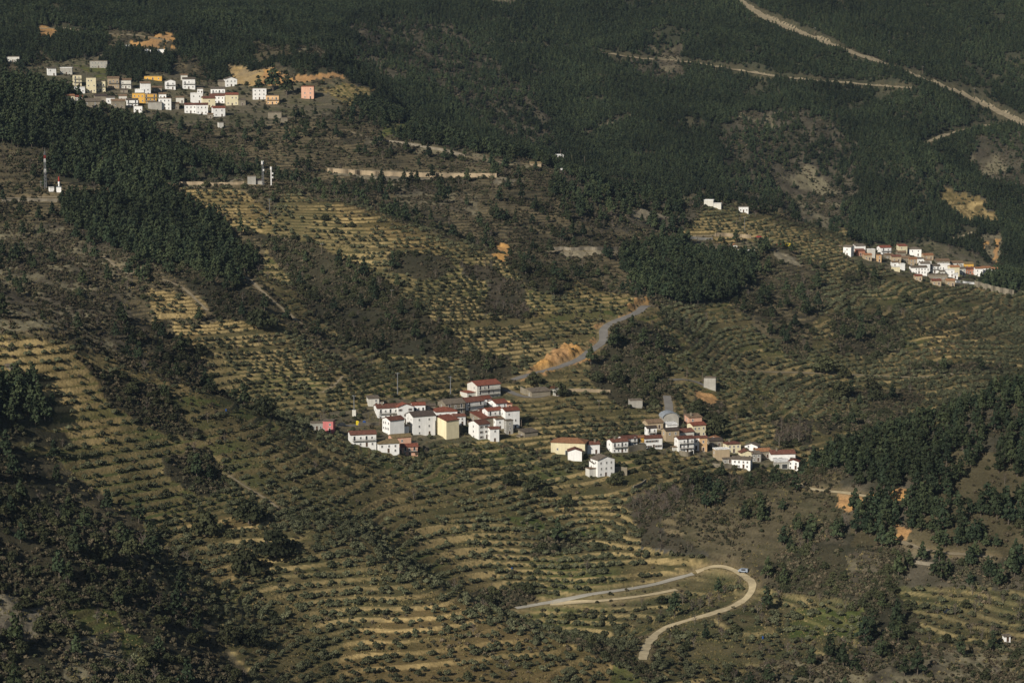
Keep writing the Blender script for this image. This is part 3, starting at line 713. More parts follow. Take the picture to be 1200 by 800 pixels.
GC, GL, GU, GR = 'houses of the middle village','houses of the lower hamlet','houses of the upper village','houses of the right-hand ridge village'
GR = 'houses of the ridge village'
HOUSES = [
 # middle village
 (364,378,495,504,10,.7,'f','grey','greybrown',1,3,1,'','low grey stone shed joined to the pink house',GC),
 (377,392,493,506.5,-8,.8,'f','pink','greybrown',2,2,0,'','flat roofed pink house standing alone beside the road',GC),
 (430,444,465,477,15,.8,'m','offwhite','greybrown',2,2,1,'','small off-white house with grey roof among olives above the road',GC),
 (439,467,475,492,16,.7,'x','white','brownred',2,4,1,'bc','white house with brown-red roof, first of its row nearest the road',GC),
 (463,484,474,496,22,.6,'y','white','red',3,3,2,'s','tall white gabled house with red roof joined to a lower wing',GC),
 (482,498,473,491,12,.8,'x','white','red',2,3,1,'b','white red-roofed wing next to the tall gabled white house',GC),
 (449,473,489.5,512,35,.86,'x','white','brownred',3,0,4,'n','tall white house with blank front and four rows of side windows',GC),
 (477,509,483.5,511,24,.8,'x','white','dark',3,2,2,'','white cube house with flat dark roof above a stone base',GC),
 (478,493,494,507,20,.7,'y','cream','ochre',1,2,1,'','small cream gabled house in front of the dark-roofed white cube',GC),
 (507,535,478,495,15,.8,'h','white','red',2,3,2,'','white house with two tiers of red hipped roof',GC),
 (512,537,489.5,515,38,1.1,'m','cream','red',2,0,0,'n','cream and apricot blank-walled house with small red roof',GC),
 (409,440,506,524,14,.55,'x','white','brownred',2,4,1,'b','long low white house with brown-red roof lowest on the roadside',GC),
 (441,467,517,531,16,.6,'m','white','ochre',2,3,1,'','white house with yellowish roof half hidden behind trees',GC),
 (456,481,510,528,22,.6,'x','salmon','ochre',2,3,1,'','salmon house with olive-brown roof and three upper windows',GC),
 (469,489,521,534,14,.7,'x','salmon','red',2,3,1,'b','lower salmon house with red roof and balcony',GC),
 (514,544,469,491,26,.9,'x','stone','greybrown',3,3,1,'b','stone house with grey sloping roof behind the red hipped roofs',GC),
 (536,566,467,487,35,.8,'x','white','brownred',3,3,2,'b','white house with brown-red roof and stacked iron balconies',GC),
 (553,575,465,477,30,.7,'x','white','red',2,2,1,'','white house under a long red roof in the top row of the cluster',GC),
 (573,594,469,482,30,1.2,'x','white','red',2,2,1,'','white house with the deepest red roof at the end of the top row',GC),
 (549,585,447,469,32,.7,'x','offwhite','red',3,5,2,'bg','big off-white three storey building topmost in the middle village',GC),
 (566,588,479,500,28,.7,'x','white','red',3,3,1,'b','white house with red roof in the packed centre of the cluster',GC),
 (586,608,479,504,26,.9,'x','white','red',3,2,1,'','tall white house with red roof at the cluster\'s olive-grove edge',GC),
 (552,581,485,503,34,1.2,'m','stone','red',3,1,2,'n','tall bare stone-grey house with a patch of red roof',GC),
 (550,573,493.5,515,36,1.3,'x','white','brownred',3,2,1,'s','white house with panelled side wall, lowest in front of the cluster',GC),
 (572,584.5,501,518,20,.8,'x','white','brownred',3,1,1,'','narrow white house leaning against the lowest panelled white house',GC),
 (591,601,493,510,25,.8,'f','grey','greybrown',3,1,1,'o','open unfinished concrete tower house with empty floors',GC),
 (608,629.5,504,514.5,35,.7,'m','stone','greybrown',1,2,1,'n','low stone shed with pale flat roof below the white cluster',GC),
 (592,600,473,480,25,.8,'f','salmon','red',1,1,0,'','small salmon annex beside the end of the top row',GC),
 (618,644,456,466,25,.6,'m','stone','greybrown',1,0,1,'n','grey stone barn by the road bend above the olive terraces',GC),
 (646,655,455,465.5,25,.9,'y','offwhite','red',1,1,1,'','tiny pale tower hut by the road bend with red cap roof',GC),
 (529,545,486,499,22,.8,'x','white','brownred',2,2,1,'','white house filling the gap right of the cream apricot house',GC),
 (560,572,480,491,30,.8,'x','offwhite','brownred',2,2,1,'','off-white house tucked behind the stone-grey tall house',GC),
 (497,510,474,485,18,.8,'x','stone','greybrown',2,2,1,'','old stone house between white wing and red hipped roofs',GC),
 (578,590,490,504,26,.8,'m','white','brown',2,1,1,'','white house behind the narrow leaning house',GC),
 # lower hamlet
 (647,688,514.5,534,-12,.55,'h','cream','orange',1,3,2,'g','long cream hall with broad orange-brown hipped roof',GL),
 (666,681,526,540,0,.8,'y','white','brownred',1,1,0,'n','little white shed with dark red roof in front of the cream hall',GL),
 (686,702,518.5,532,14,.8,'x','white','brownred',1,2,1,'c','white house with brown-red roof right beside the cream hall',GL),
 (693,719,535,559,28,.75,'y','white','greybrown',3,3,2,'','big white three storey house alone in front of the hamlet',GL),
 (691,706,541,557,25,.9,'m','white','greybrown',2,2,1,'','lower white wing of the lone three storey house',GL),
 (712,735,515,531,24,.7,'x','white','brownred',2,4,1,'bc','white house with dark balcony openings starting the terrace row',GL),
 (725,746,511.5,527,22,.7,'x','white','brownred',3,3,1,'b','white house in the row just before the yellow-orange front',GL),
 (745,754,511.5,525,18,.9,'x','yellow','orange',2,2,0,'b','narrow yellow house wedged in the white row',GL),
 (752,775,511,526,18,.6,'x','white','brownred',2,5,1,'s','white house with five windows ending the row after the yellow house',GL),
 (737,752,468.5,478,10,.8,'f','grey','concrete' if False else 'greybrown',1,2,0,'n','lone grey stone hut among olives above the hamlet',GL),
 (774,794,484,498,12,.9,'b','grey','blue',1,2,1,'','grey barrel-roofed barn with bluish vault above the hamlet',GL),
 (754,776,492,503,20,.8,'x','tan','brown',1,2,1,'','tan house with old brown tile roof at the hamlet\'s upper edge',GL),
 (756,769,500,513,16,.8,'x','white','dark',2,2,1,'b','white fronted house under a dark roof below the tan house',GL),
 (779,793,496,506,18,.8,'m','white','white',1,2,1,'','white house with pale roof below the barrel-roofed barn',GL),
 (776,795,502.5,518,22,.7,'x','tan','dark',2,2,1,'','tan stone house with blackish roof in the hamlet centre',GL),
 (803,821.5,487,500,20,.8,'m','salmon','brown',2,2,1,'c','pinkish house with pale upper storey topmost in the hamlet',GL),
 (806,826,496,512,24,.8,'x','cream','red',2,3,1,'','cream house with bright red roof below the pinkish house',GL),
 (788,812,503,516,24,.7,'x','offwhite','brownred',1,2,1,'','house under the broad dark red roof in the hamlet centre',GL),
 (791,812,512,531,20,.6,'x','white','brownred',3,4,1,'b','white three storey house with long iron balconies',GL),
 (810,819,512,527,14,.9,'x','white','brownred',2,1,0,'','narrow white house between balconied house and apricot wall',GL),
 (818,828,512,529,14,.9,'x','orange','brownred',2,1,0,'','narrow apricot house at the end of the balconied block',GL),
 (831,843,511,519,-18,.8,'y','white','orange',1,1,1,'','small white house with orange roof set behind the lower street',GL),
 (828,846,514,524,16,.8,'x','stone','dark',1,2,1,'','stone shed with dark roof beside the small orange-roofed house',GL),
 (848,867,518,531,18,.7,'h','cream','brownred',2,3,1,'c','cream house with brown hipped roof in the lower street',GL),
 (836,854,526,540,14,.6,'f','tan','white',2,2,1,'n','tan stone house with white parapet in the lower street',GL),
 (846,857,536,543,10,.7,'m','grey','greybrown',1,2,0,'','grey lean-to shed beside the lowest white house',GL),
 (866,881,528,539,14,.7,'y','cream','brownred',1,2,1,'','low cream gabled house in the lower street',GL),
 (858,881,536,549,-16,.6,'x','white','greybrown',2,4,2,'','white house with grey-brown roof lowest in the street by the field',GL),
 (873,890,519.5,529,-20,.7,'y','white','greybrown',2,2,1,'','white gabled house standing behind the cream low houses',GL),
 (879,891,530,541,12,.8,'m','grey','greybrown',2,2,0,'','pale grey house with lean-to roof next to orange tiles',GL),
 (884,902,526,537,15,.8,'x','stone','orange',2,2,1,'','stone house with orange-red roof in the lower street',GL),
 (901,930,528.5,542,8,.6,'x','white','brownred',1,4,1,'cs','long white house with brown-red roof at the far street end',GL),
 (907,923,539,549,6,.7,'m','grey','white',1,2,0,'g','garage with pale awning roof in front of the long white house',GL),
 (923,937,538.5,550,-15,.7,'y','white','red',2,2,1,'','last white house with red roof by the dark pines',GL),
 (825,839,443,457,-10,.6,'f','grey','greybrown',2,0,0,'n','lone pale blank-walled block beside the upper lane',GL),
 # upper village
 (55,66,79,89,20,.7,'m','white','greybrown',2,2,1,'','white house topmost left in the upper village',GU),
 (71,85,79,87.5,5,.6,'f','grey','white',1,3,0,'','long grey-white shed beside the topmost white house',GU),
 (106,126,71,80,4,.5,'f','grey','greybrown',2,5,0,'','pale roofless ruin with window holes above the green plot',GU),
 (85,96,88,101,12,.8,'f','cream','greybrown',3,2,1,'b','narrow cream house with pale balconies',GU),
 (101,113,91,109,12,.8,'f','cream','greybrown',3,3,1,'','tall cream block, left half of the cream pair',GU),
 (112,124,95,108,8,.8,'f','cream','greybrown',2,3,0,'b','lower cream block, right half of the cream pair',GU),
 (126,140,90,104,10,.7,'x','tan','brown',2,3,1,'b','tan house with arches and brown roof',GU),
 (138,154,92,104,6,.7,'x','offwhite','brown',2,4,0,'b','off-white house with brown roof and dark arches',GU),
 (85,100,102,110,14,.8,'f','white','white',1,3,1,'','long low white house at the foot of the cream blocks',GU),
 (76,88,110.5,121,20,.8,'m','cream','orange',2,2,0,'','cream house with orange roof at the pine edge',GU),
 (86,97,112,119,10,.8,'x','offwhite','red',1,2,0,'','pale house with red roof beside the pine edge',GU),
 (95,118,116,128,12,.8,'x','stone','greybrown',2,2,1,'','old stone house with grey roof low in the upper village',GU),
 (110,126,110,120,16,.8,'x','stone','dark',1,2,1,'','dark roofed stone house amid white ones',GU),
 (124,135,113,122,12,.8,'m','white','greybrown',1,2,1,'','white flat house left of the yellow building',GU),
 (130,147,116,127,14,.7,'x','stone','brown',1,2,1,'','rough stone barn below the white flat house',GU),
 (148,162,115.5,125,8,.7,'m','white','greybrown',2,3,0,'b','white house with dark openings just below the yellow building',GU),
 (157,167,124,132,5,.7,'f','white','greybrown',1,3,0,'','lowest white house under the yellow building',GU),
 (155,170,109,121,8,.7,'f','yellow','ochre',2,3,1,'','bright yellow building with dark archway',GU),
 (169,184,110,122,6,.7,'f','yellow','brown',3,3,0,'b','yellow building with pale balcony bands, right of the archway',GU),
 (158,169,104.5,112,8,.8,'f','white','white',1,1,0,'n','white blank box above the yellow archway',GU),
 (164,177,96,112,14,.9,'m','white','brown',3,2,1,'','white house with side annex rising behind the yellow buildings',GU),
 (173,190,119,129,10,.8,'f','grey','greybrown',1,0,0,'n','low grey blank wall building beside the yellow one',GU),
 (186,201,115,129,6,.7,'f','white','brown',3,3,0,'','white house over a brick ground floor',GU),
 (193,206,93,105,10,.8,'y','white','greybrown',2,2,1,'b','white gabled house alone above the dark trees',GU),
 (170,190,88.5,94,2,.6,'f','yellow','ochre',1,3,0,'','long flat ochre shed above the village',GU),
 (146,153,53,58.5,5,.8,'f','white','white',1,1,0,'','small white hut, leftmost on the ochre bank',GU),
 (168,177,57,64,12,.8,'y','white','greybrown',1,2,0,'','white gabled hut at the middle of the ochre bank',GU),
 (183.5,195,58,64,4,.6,'f','white','white',1,2,0,'','low white hut at the right end of the ochre bank',GU),
 (212,220,87,95,5,.8,'x','offwhite','brown',1,2,0,'','pale house peeping out behind the white balconied one',GU),
 (214,229,91,104.5,6,.7,'m','white','greybrown',2,3,0,'b','white house with balcony band left of the gabled one below the quarry',GU),
 (262,278,90,102,16,.8,'y','white','greybrown',2,3,1,'','white gabled house just below the ochre quarry',GU),
 (256,266,94,102,0,.8,'m','stone','greybrown',1,1,0,'n','small stone shed attached near the gabled house under the quarry',GU),
 (247,264,102,114,6,.7,'m','white','greybrown',2,4,0,'b','white house with dark balcony slots below the quarry',GU),
 (223,238,109,121,8,.8,'f','white','white',2,2,1,'','white flat-roofed house beside a bushy gap',GU),
 (236,252.5,113,126.5,16,.8,'x','cream','brownred',2,3,1,'','cream house with brown-red roof in the lower group',GU),
 (246,263.5,110,121.5,6,.7,'x','white','brownred',2,4,0,'','white house with brown-red roof behind the cream one',GU),
 (264,279.5,109,124,10,.8,'x','cream','red',2,3,1,'','cream house with flat red roof at the group\'s right',GU),
 (216,231,121,133,10,.7,'x','white','brownred',2,3,1,'','white house with red roof, left half of the lowest long block',GU),
 (229,244,121,134.5,8,.7,'x','white','brownred',2,3,0,'','white house with regular windows, right half of the lowest long block',GU),
 (248,264,124.5,137,16,.7,'x','white','red',2,2,1,'','lowest white house with bright red roof in the upper village',GU),
 (296,312.5,103,117,6,.8,'f','white','greybrown',3,3,1,'','big square white house with three window rows by the curved path',GU),
 (312,327,111.5,122.5,2,.7,'f','orange','greybrown',2,3,0,'b','orange house with white upper storey beside the square white house',GU),
 (354,368,101,116,0,.9,'f','salmon','red',3,2,0,'','lone square salmon brick house right of the village',GU),
 (314,330,131,139,6,.7,'f','stone','greybrown',1,2,0,'n','ruined stone walls below the orange house',GU),
 (255,262,143.5,151,25,.9,'f','offwhite','greybrown',1,0,0,'n','small pale hut alone on the slope below the village',GU),
 (329,337,138,144,10,.9,'f','stone','greybrown',1,1,0,'n','little stone hut beside a dark cypress',GU),
 (8,23,66,73,5,.6,'f','offwhite','greybrown',1,3,0,'','pale low house at the far left above the pine spur',GU),
 # ridge village
 (988,1000.5,287.5,300,-30,.9,'x','white','greybrown',2,1,2,'','white gable with grey roof first at the ridge village\'s tip',GR),
 (1000,1013.5,286,297,14,.8,'m','white','greybrown',2,0,1,'n','white house with sloping parapet over a dark red wall',GR),
 (1002,1013,292,300,10,.8,'m','brick','brownred',1,1,0,'','dark red walled house under the white parapet house',GR),
 (1016,1025,292,302,12,.8,'f','offwhite','white',2,1,0,'n','plain cream-white box house near the tan tower',GR),
 (1011,1021,297,305,10,.8,'x','tan','orange',1,2,0,'','small tan house with orange roof at the slope\'s edge',GR),
 (1027,1032.5,298.5,307,12,.9,'f','orange','orange',2,1,0,'','slim tan-orange tower house standing by itself',GR),
 (1028,1043.5,288,299,16,.8,'x','white','red',2,2,1,'b','white house with red roof above the slim tan tower',GR),
 (1051,1062.5,286.5,296,14,.8,'m','cream','red',2,2,1,'','cream house topmost in the ridge village',GR),
 (1050,1061,294,302,10,.8,'x','stone','brown',1,2,0,'','stone house with brown roof under the topmost cream house',GR),
 (1065,1078.5,289.5,300,0,.8,'h','white','greybrown',2,2,0,'','square white house with grey hipped roof against the dark wood',GR),
 (1043,1055,299,307.5,10,.8,'x','tan','brownred',1,2,0,'','house with long brown-red roof among the mixed roofs',GR),
 (1055,1066,300,308,10,.8,'x','stone','brown',1,2,0,'','grey-brown old house amid the roofs',GR),
 (1080,1093,297,304,10,.8,'x','tan','orange',1,2,0,'','tan house with orange-red roof behind the white rows',GR),
 (1063,1074,301.5,311,12,.8,'x','tan','orange',2,2,0,'','tan fronted house with orange roof left of the long white house',GR),
 (1052,1060,309,316,10,.8,'f','white','white',1,1,0,'n','little white box lowest on the left slope',GR),
 (1045,1054,312,318,8,.8,'f','cream','white',1,1,0,'n','low cream box at the foot of the roofs',GR),
 (1066,1085.5,311.5,321,6,.5,'x','white','greybrown',2,5,0,'','long white house with a row of small windows',GR),
 (1077,1089,307,318,8,.8,'x','white','greybrown',2,3,0,'','white house stepping up behind the long white one',GR),
 (1088,1100.5,310,320,2,.7,'x','white','greybrown',2,3,0,'b','white house with dark balcony grid in the middle of the ridge village',GR),
 (1099,1112.5,309,318,4,.6,'f','white','white',1,4,0,'','wide white band house next to the balcony grid house',GR),
 (1111,1123.5,311,322.5,12,.8,'x','cream','orange',2,2,0,'','cream house with vivid orange roof',GR),
 (1106,1117.5,315.5,324.5,6,.8,'f','white','white',2,2,0,'','white square house below the vivid orange roof',GR),
 (1122,1131,313.5,323,14,.8,'m','offwhite','greybrown',2,2,0,'','pale house right of the vivid orange roof',GR),
 (1128,1140,307,315,10,.8,'x','yellow','ochre',1,2,0,'','bright yellow house at the wood\'s edge',GR),
 (1129,1142,313,321,10,.8,'x','brick','brownred',1,3,0,'','brick-red house under the yellow one',GR),
 (1095,1112,303,310,8,.8,'x','stone','brown',1,3,0,'','row of brown roofs behind the white band house',GR),
 (1112,1128,305.5,312,8,.8,'x','offwhite','brown',1,3,0,'','pale house with dusty brown roof beside the yellow house',GR),
 (1141.5,1151,313.5,324,6,.8,'x','white','orange',2,2,0,'','white narrow house with orange roof left of the long end house',GR),
 (1149,1160,312,324,6,.9,'x','white','orange',2,3,0,'','white house with orange roof, near end of the last long block',GR),
 (1159,1168.5,313.5,323.5,6,.9,'x','offwhite','orange',2,2,1,'','off-white house with orange roof ending the ridge village',GR),
 (1170,1174.5,317.5,322,0,.9,'f','white','white',1,1,0,'n','tiny white hut beyond the ridge village end',GR),
 (1088,1109.5,321,329,4,.4,'f','stone','greybrown',1,6,0,'','long stone arcade with dark openings below the white houses',GR),
 (1091,1102,327,334,4,.8,'x','tan','red',1,2,0,'','low house with red-orange roof under the stone arcade',GR),
 (1108,1118,327,335,4,.8,'x','tan','orange',1,2,0,'','low house with patchy orange roof right of the arcade',GR),
 (1071,1080,322,329,4,.8,'x','tan','red',1,2,0,'','low red-roofed shed below the long white house',GR),
 (139,149,111,119,10,.8,'x','offwhite','brown',1,2,0,'','small pale house left of the yellow archway',GU),
 (186,195,109,116,8,.8,'x','white','brown',1,2,0,'','small white house squeezed right of the yellow balconies',GU),
 (141,150,104,109,8,.8,'m','stone','greybrown',1,1,0,'','little stone shed between tan house and yellow building',GU),
 (200,210,120,128,10,.8,'x','stone','brown',1,2,0,'','stone house right of the brick-based white house',GU),
 (206,216,113,121,8,.8,'m','offwhite','brown',1,2,0,'','pale house between the two white groups',GU),
 (231,238,103,110,8,.8,'x','white','greybrown',1,2,0,'','little white house above the flat-roofed white one',GU),
 (279,288,116,124,8,.8,'m','stone','greybrown',1,1,0,'','stone annex right of the cream red-roofed house',GU),
 (66,78,98,105,8,.8,'x','stone','brown',1,2,0,'','old stone house left of the narrow cream house',GU),
 (178,190,101,108,8,.8,'x','stone','brown',1,2,0,'','brown-roofed stone house above the yellow balconies',GU),
 (243,250,133,139,8,.8,'m','stone','brown',1,1,0,'','stone hut wedged by the lowest red-roofed house',GU),
 (1036,1046,297,304,10,.8,'x','stone','brown',1,2,0,'','stone house below the white red-roofed ridge house',GR),
 (1074,1082,302,309,10,.8,'m','white','greybrown',1,2,0,'','little white house below the orange roof in the ridge village',GR),
 (1083,1091,304,310,8,.8,'x','offwhite','brown',1,2,0,'','pale gabled house above the balcony grid house',GR),
 (1044,1052,306,313,8,.8,'x','white','brown',1,1,0,'','tiny white house under the long brown-red roof',GR),
 (1116,1122,320,326,6,.8,'m','white','white',1,1,0,'','white cabin below the vivid orange roof',GR),
 (1100,1107,317,323,6,.8,'m','offwhite','greybrown',1,1,0,'','pale cabin under the white band house',GR),
 # single buildings
 (825,837,234,242,-14,.7,'f','offwhite','white',1,2,0,'n','pale warehouse with step roof on the crest, taller of the two','crest buildings'),
 (836,846,238,245,-14,.7,'f','offwhite','white',1,2,0,'n','lower pale warehouse joined on the crest','crest buildings'),
 (866,876.5,242,249,0,.6,'f','white','greybrown',1,3,0,'g','white open-fronted shed on the crest beside the pale warehouses','crest buildings'),
 (650,660,181,187,10,.8,'m','offwhite','white',1,1,0,'n','pale hut half hidden by trees on the middle crest','crest buildings'),
 (657,662,198,202,0,.8,'f','white','white',1,1,0,'n','tiny white box hut below the yellow shrub on the crest','crest buildings'),
 (621,634,190,195,10,.6,'m','tan','ochre',1,0,0,'n','low ochre shed beside the crest track','crest buildings'),
 (57,63.5,219.5,225,24,.9,'f','white','white',1,1,0,'n','white equipment hut at the foot of the lattice mast','equipment huts'),
 (66,72,219,226,10,.8,'f','white','blue',1,1,0,'n','small white cabinet hut under the red-tipped pole','equipment huts'),
 (300,308,211,217,5,.8,'m','grey','dark',1,1,0,'n','dark roofed hut between the two telecom towers','equipment huts'),
 (290,300,207,217,8,.7,'f','grey','greybrown',1,0,0,'n','greenish equipment shed left of the telecom towers','equipment huts'),
 (1175,1183.5,745,752,10,.8,'m','white','greybrown',1,1,0,'','tiny white hut in the fields at the bottom right','field huts'),
 (6,19,427,436,20,.8,'m','stone','greybrown',1,1,0,'','grey stone hut beside pines on the near shoulder','field huts'),
]
for hrow in HOUSES: house(*hrow[:14], group=hrow[14], name='hut' if 'hut' in hrow[13] or 'shed' in hrow[13] else 'barn' if 'barn' in hrow[13] or 'warehouse' in hrow[13] else 'house',
    cat='hut' if 'hut' in hrow[13] or 'shed' in hrow[13] else 'barn' if 'barn' in hrow[13] else 'house')
# ---------------------------------------------------------------- plants: prototypes
def leaf_cloud(blobs, n, size, rs, flat=.0):
    """many small leaf faces scattered through the shells of several clumps"""
    V = []; F = []
    vol = np.array([b_[3]*b_[4]*b_[5] for b_ in blobs])**.67; cnt = np.maximum(6, (n*vol/vol.sum()).astype(int))
    for (cx,cy,cz,rx,ry,rz), m_ in zip(blobs, cnt):
        for _ in range(m_):
            d = rs.normal(size=3); d /= np.linalg.norm(d)+1e-9
            if d[2] < -.55: d[2] *= -.5
            r = .62+.42*rs.rand()
            p = np.array([cx+d[0]*rx*r, cy+d[1]*ry*r, cz+d[2]*rz*r])
            nrm = d+rs.normal(size=3)*.55; nrm /= np.linalg.norm(nrm)
            u = np.cross(nrm, rs.normal(size=3)); u /= np.linalg.norm(u)+1e-9; w = np.cross(nrm, u)
            s = size*(.6+.8*rs.rand())*.5; i = len(V)
            V += [p-u*s-w*s*.7, p+u*s*.8-w*s, p+u*s+w*s*.8, p-u*s*.7+w*s]; F.append((i,i+1,i+2,i+3))
    return V, F
def limb(V, F, a, b, ra, rb, n=5):
    a = np.array(a,float); b = np.array(b,float); d = b-a; d /= np.linalg.norm(d)+1e-9
    u = np.cross(d, (0,0,1) if abs(d[2]) < .9 else (1,0,0)); u /= np.linalg.norm(u); w = np.cross(d,u); i = len(V)
    for c, r in ((a,ra),(b,rb)):
        for k in range(n):
            t = 2*math.pi*k/n; V.append(c+(u*math.cos(t)+w*math.sin(t))*r)
    for k in range(n): F.append((i+k, i+(k+1)%n, i+n+(k+1)%n, i+n+k))
def mesh_of(name, V, F, mat):
    me = bpy.data.meshes.new(name); me.from_pydata([tuple(map(float,v)) for v in V], [], F); me.materials.append(MATS[mat]); me.update(); return me
def ring(n, r, z, size, rs, jit=.25):
    out = []
    for k in range(n):
        t = 2*math.pi*(k+rs.rand()*.7)/n
        out.append((r*math.cos(t)*(1+jit*rs.normal()), r*math.sin(t)*(1+jit*rs.normal()), z*(1+.08*rs.normal()), size*(.8+.4*rs.rand()), size*(.8+.4*rs.rand()), size*(.7+.3*rs.rand())))
    return out
PROTO = {}
def make_proto(kind, variants, builder):
    PROTO[kind] = [builder(np.random.RandomState(100+17*k+len(kind))) for k in range(variants)]
def olive(rs):
    B = ring(5, 1.05, 1.75, .95, rs)+[(rs.normal()*.3, rs.normal()*.3, 2.5, 1.05,1.05,.85)]
    V, F = leaf_cloud(B, 260, .55, rs); t, tf = [], []
    limb(t,tf,(0,0,-.5),(.1,.05,.8),.22,.15)
    for k in range(3):
        a = 2.1*k+rs.rand(); limb(t,tf,(.1,.05,.8),(math.cos(a)*.9,math.sin(a)*.9,2.1),.13,.05,4)
    return mesh_of('olive_crown',V,F,'olive_leaves'), mesh_of('olive_trunk',t,tf,'bark')
def pine(rs):
    H = 9.+rs.rand()*2; B = []
    for k in range(6):
        f = k/5.; B += ring(4 if k < 4 else 2, (1.9-1.5*f)*(.8+.4*rs.rand()), H*(.32+.58*f), 1.35-.6*f, rs)
    B.append((0,0,H*.95,.6,.6,.9))
    V, F = leaf_cloud(B, 300, .85, rs); t, tf = [], []
    limb(t,tf,(0,0,-.6),(0,0,H*.45),.26,.18); limb(t,tf,(0,0,H*.45),(0,0,H*.95),.18,.05)
    for k in range(4):
        a = 1.7*k; limb(t,tf,(0,0,H*(.3+.12*k)),(math.cos(a)*1.5,math.sin(a)*1.5,H*(.36+.12*k)),.08,.03,4)
    return mesh_of('pine_crown',V,F,'pine_needles'), mesh_of('pine_trunk',t,tf,'bark')
def oak(rs):
    B = ring(8, 2.3, 1.9, 1.6, rs)+ring(5, 1.5, 3.7, 1.5, rs)+[(0,0,4.6,1.6,1.6,1.1)]
    V, F = leaf_cloud(B, 760, .62, rs); t, tf = [], []
    limb(t,tf,(0,0,-.6),(.1,0,1.6),.4,.3,6)
    for k in range(5):
        a = 1.3*k; limb(t,tf,(.1,0,1.5),(math.cos(a)*2,math.sin(a)*2,3.5),.2,.07,4)
    return mesh_of('oak_crown',V,F,'oak_leaves'), mesh_of('oak_trunk',t,tf,'bark')
def shrub(rs):
    B = ring(3, .5, .5, .55, rs, .4)+[(0,0,.75,.6,.6,.5)]
    V, F = leaf_cloud(B, 72, .42, rs)
    return mesh_of('shrub',V,F,'shrub_leaves'), None
def bare(rs):
    t, tf, V, F = [], [], [], []
    H = 5.5+2*rs.rand()
    limb(t,tf,(0,0,-.5),(0,0,H*.4),.17,.12); limb(t,tf,(0,0,H*.4),(.2*rs.normal(),.2*rs.normal(),H*.85),.12,.04,4)
    for k in range(9):
        a = 2.4*k; z0 = H*(.22+.06*k); r = 1.7-.12*k
        e = (math.cos(a)*r, math.sin(a)*r, z0+1.3+.3*rs.rand()); limb(t,tf,(0,0,z0),e,.07,.03,3)
        for q in range(16):
            f = .35+.65*rs.rand(); p = np.array(e)*f+np.array([0,0,z0])*(1-f)
            d = rs.normal(size=3)*.42+np.array([math.cos(a)*.4,math.sin(a)*.4,.75]); s = rs.normal(size=3)*.045; i = len(V)
            V += [p-s, p+s, p+d]; F.append((i,i+1,i+2))
    return mesh_of('twigs',V,F,'bare_twigs'), mesh_of('bare_trunk',t,tf,'pale_bark')
def grass(rs):
    V, F = [], []
    for q in range(16):
        a = rs.rand()*6.283; p = np.array([math.cos(a),math.sin(a),0])*rs.rand()*.55; d = rs.normal(size=3)*.16+np.array([0,0,.42]); s_ = rs.normal(size=3)*.14; s_[2] = 0; i = len(V)
        V += [p-s_, p+s_, p+d]; F.append((i,i+1,i+2))
    return mesh_of('grass_tuft',V,F,'grass_blades'), None
make_proto('grass',3,grass); make_proto('olive',4,olive); make_proto('pine',4,pine); make_proto('oak',3,oak); make_proto('shrub',4,shrub); make_proto('bare',3,bare)

# ---------------------------------------------------------------- plants: where they stand
keep_clear = np.zeros((2,)+Z.shape, bool)
for (x, y, r, lev) in CLEAR:
    i0,i1,j0,j1 = grid_window(x, y, r)
    keep_clear[lev,i0:i1,j0:j1] |= np.hypot(X[i0:i1,j0:j1]-x, Y[i0:i1,j0:j1]-y) < r
vis = (Z-ZC)/Y >= np.maximum.accumulate((Z-ZC)/Y,0)-.012
PX, PY = to_picture(X, Y, Z)
vis &= (PX > -170) & (PX < 1370) & (PY > -40) & (PY < 870)
area = np.gradient(yy)[:,None]*(Y*(tt[1]-tt[0]))
clumpy = np.clip((fbm(X,Y,18,131,4)-.30)*3.2,.12,1.9)
forest_gap = np.clip((fbm(X,Y,40,151,4)-.25)*6,.22,1.2)
def scatter(dens, cell, clear=1.0, low_=False):
    p = dens*area/100.*vis*(near_road > clear*np.where(Y>1900,1.8,1))*~(keep_clear[0] if low_ else keep_clear[0]|keep_clear[1])
    u = RS.rand(*Z.shape)
    n = (u < p*1.6).astype(bool)
    i, j = np.nonzero(n)
    x = X[i,j]+(RS.rand(len(i))-.5)*Y[i,j]*(tt[1]-tt[0]); y = Y[i,j]+(RS.rand(len(i))-.5)*np.gradient(yy)[i]
    o = RS.permutation(len(i)); key = np.floor(x[o]/cell).astype(np.int64)*100003+np.floor(y[o]/cell).astype(np.int64)
    _, first = np.unique(key, return_index=True); o = o[first]
    return x[o], y[o], i[o], j[o]
plots = np.clip((fbm(X,Y,60,161,2)-.30)*6,.55,1.0)
D = {k: table(4+q) for q, k in enumerate(('pine','olive','bush','oak','bare'))}
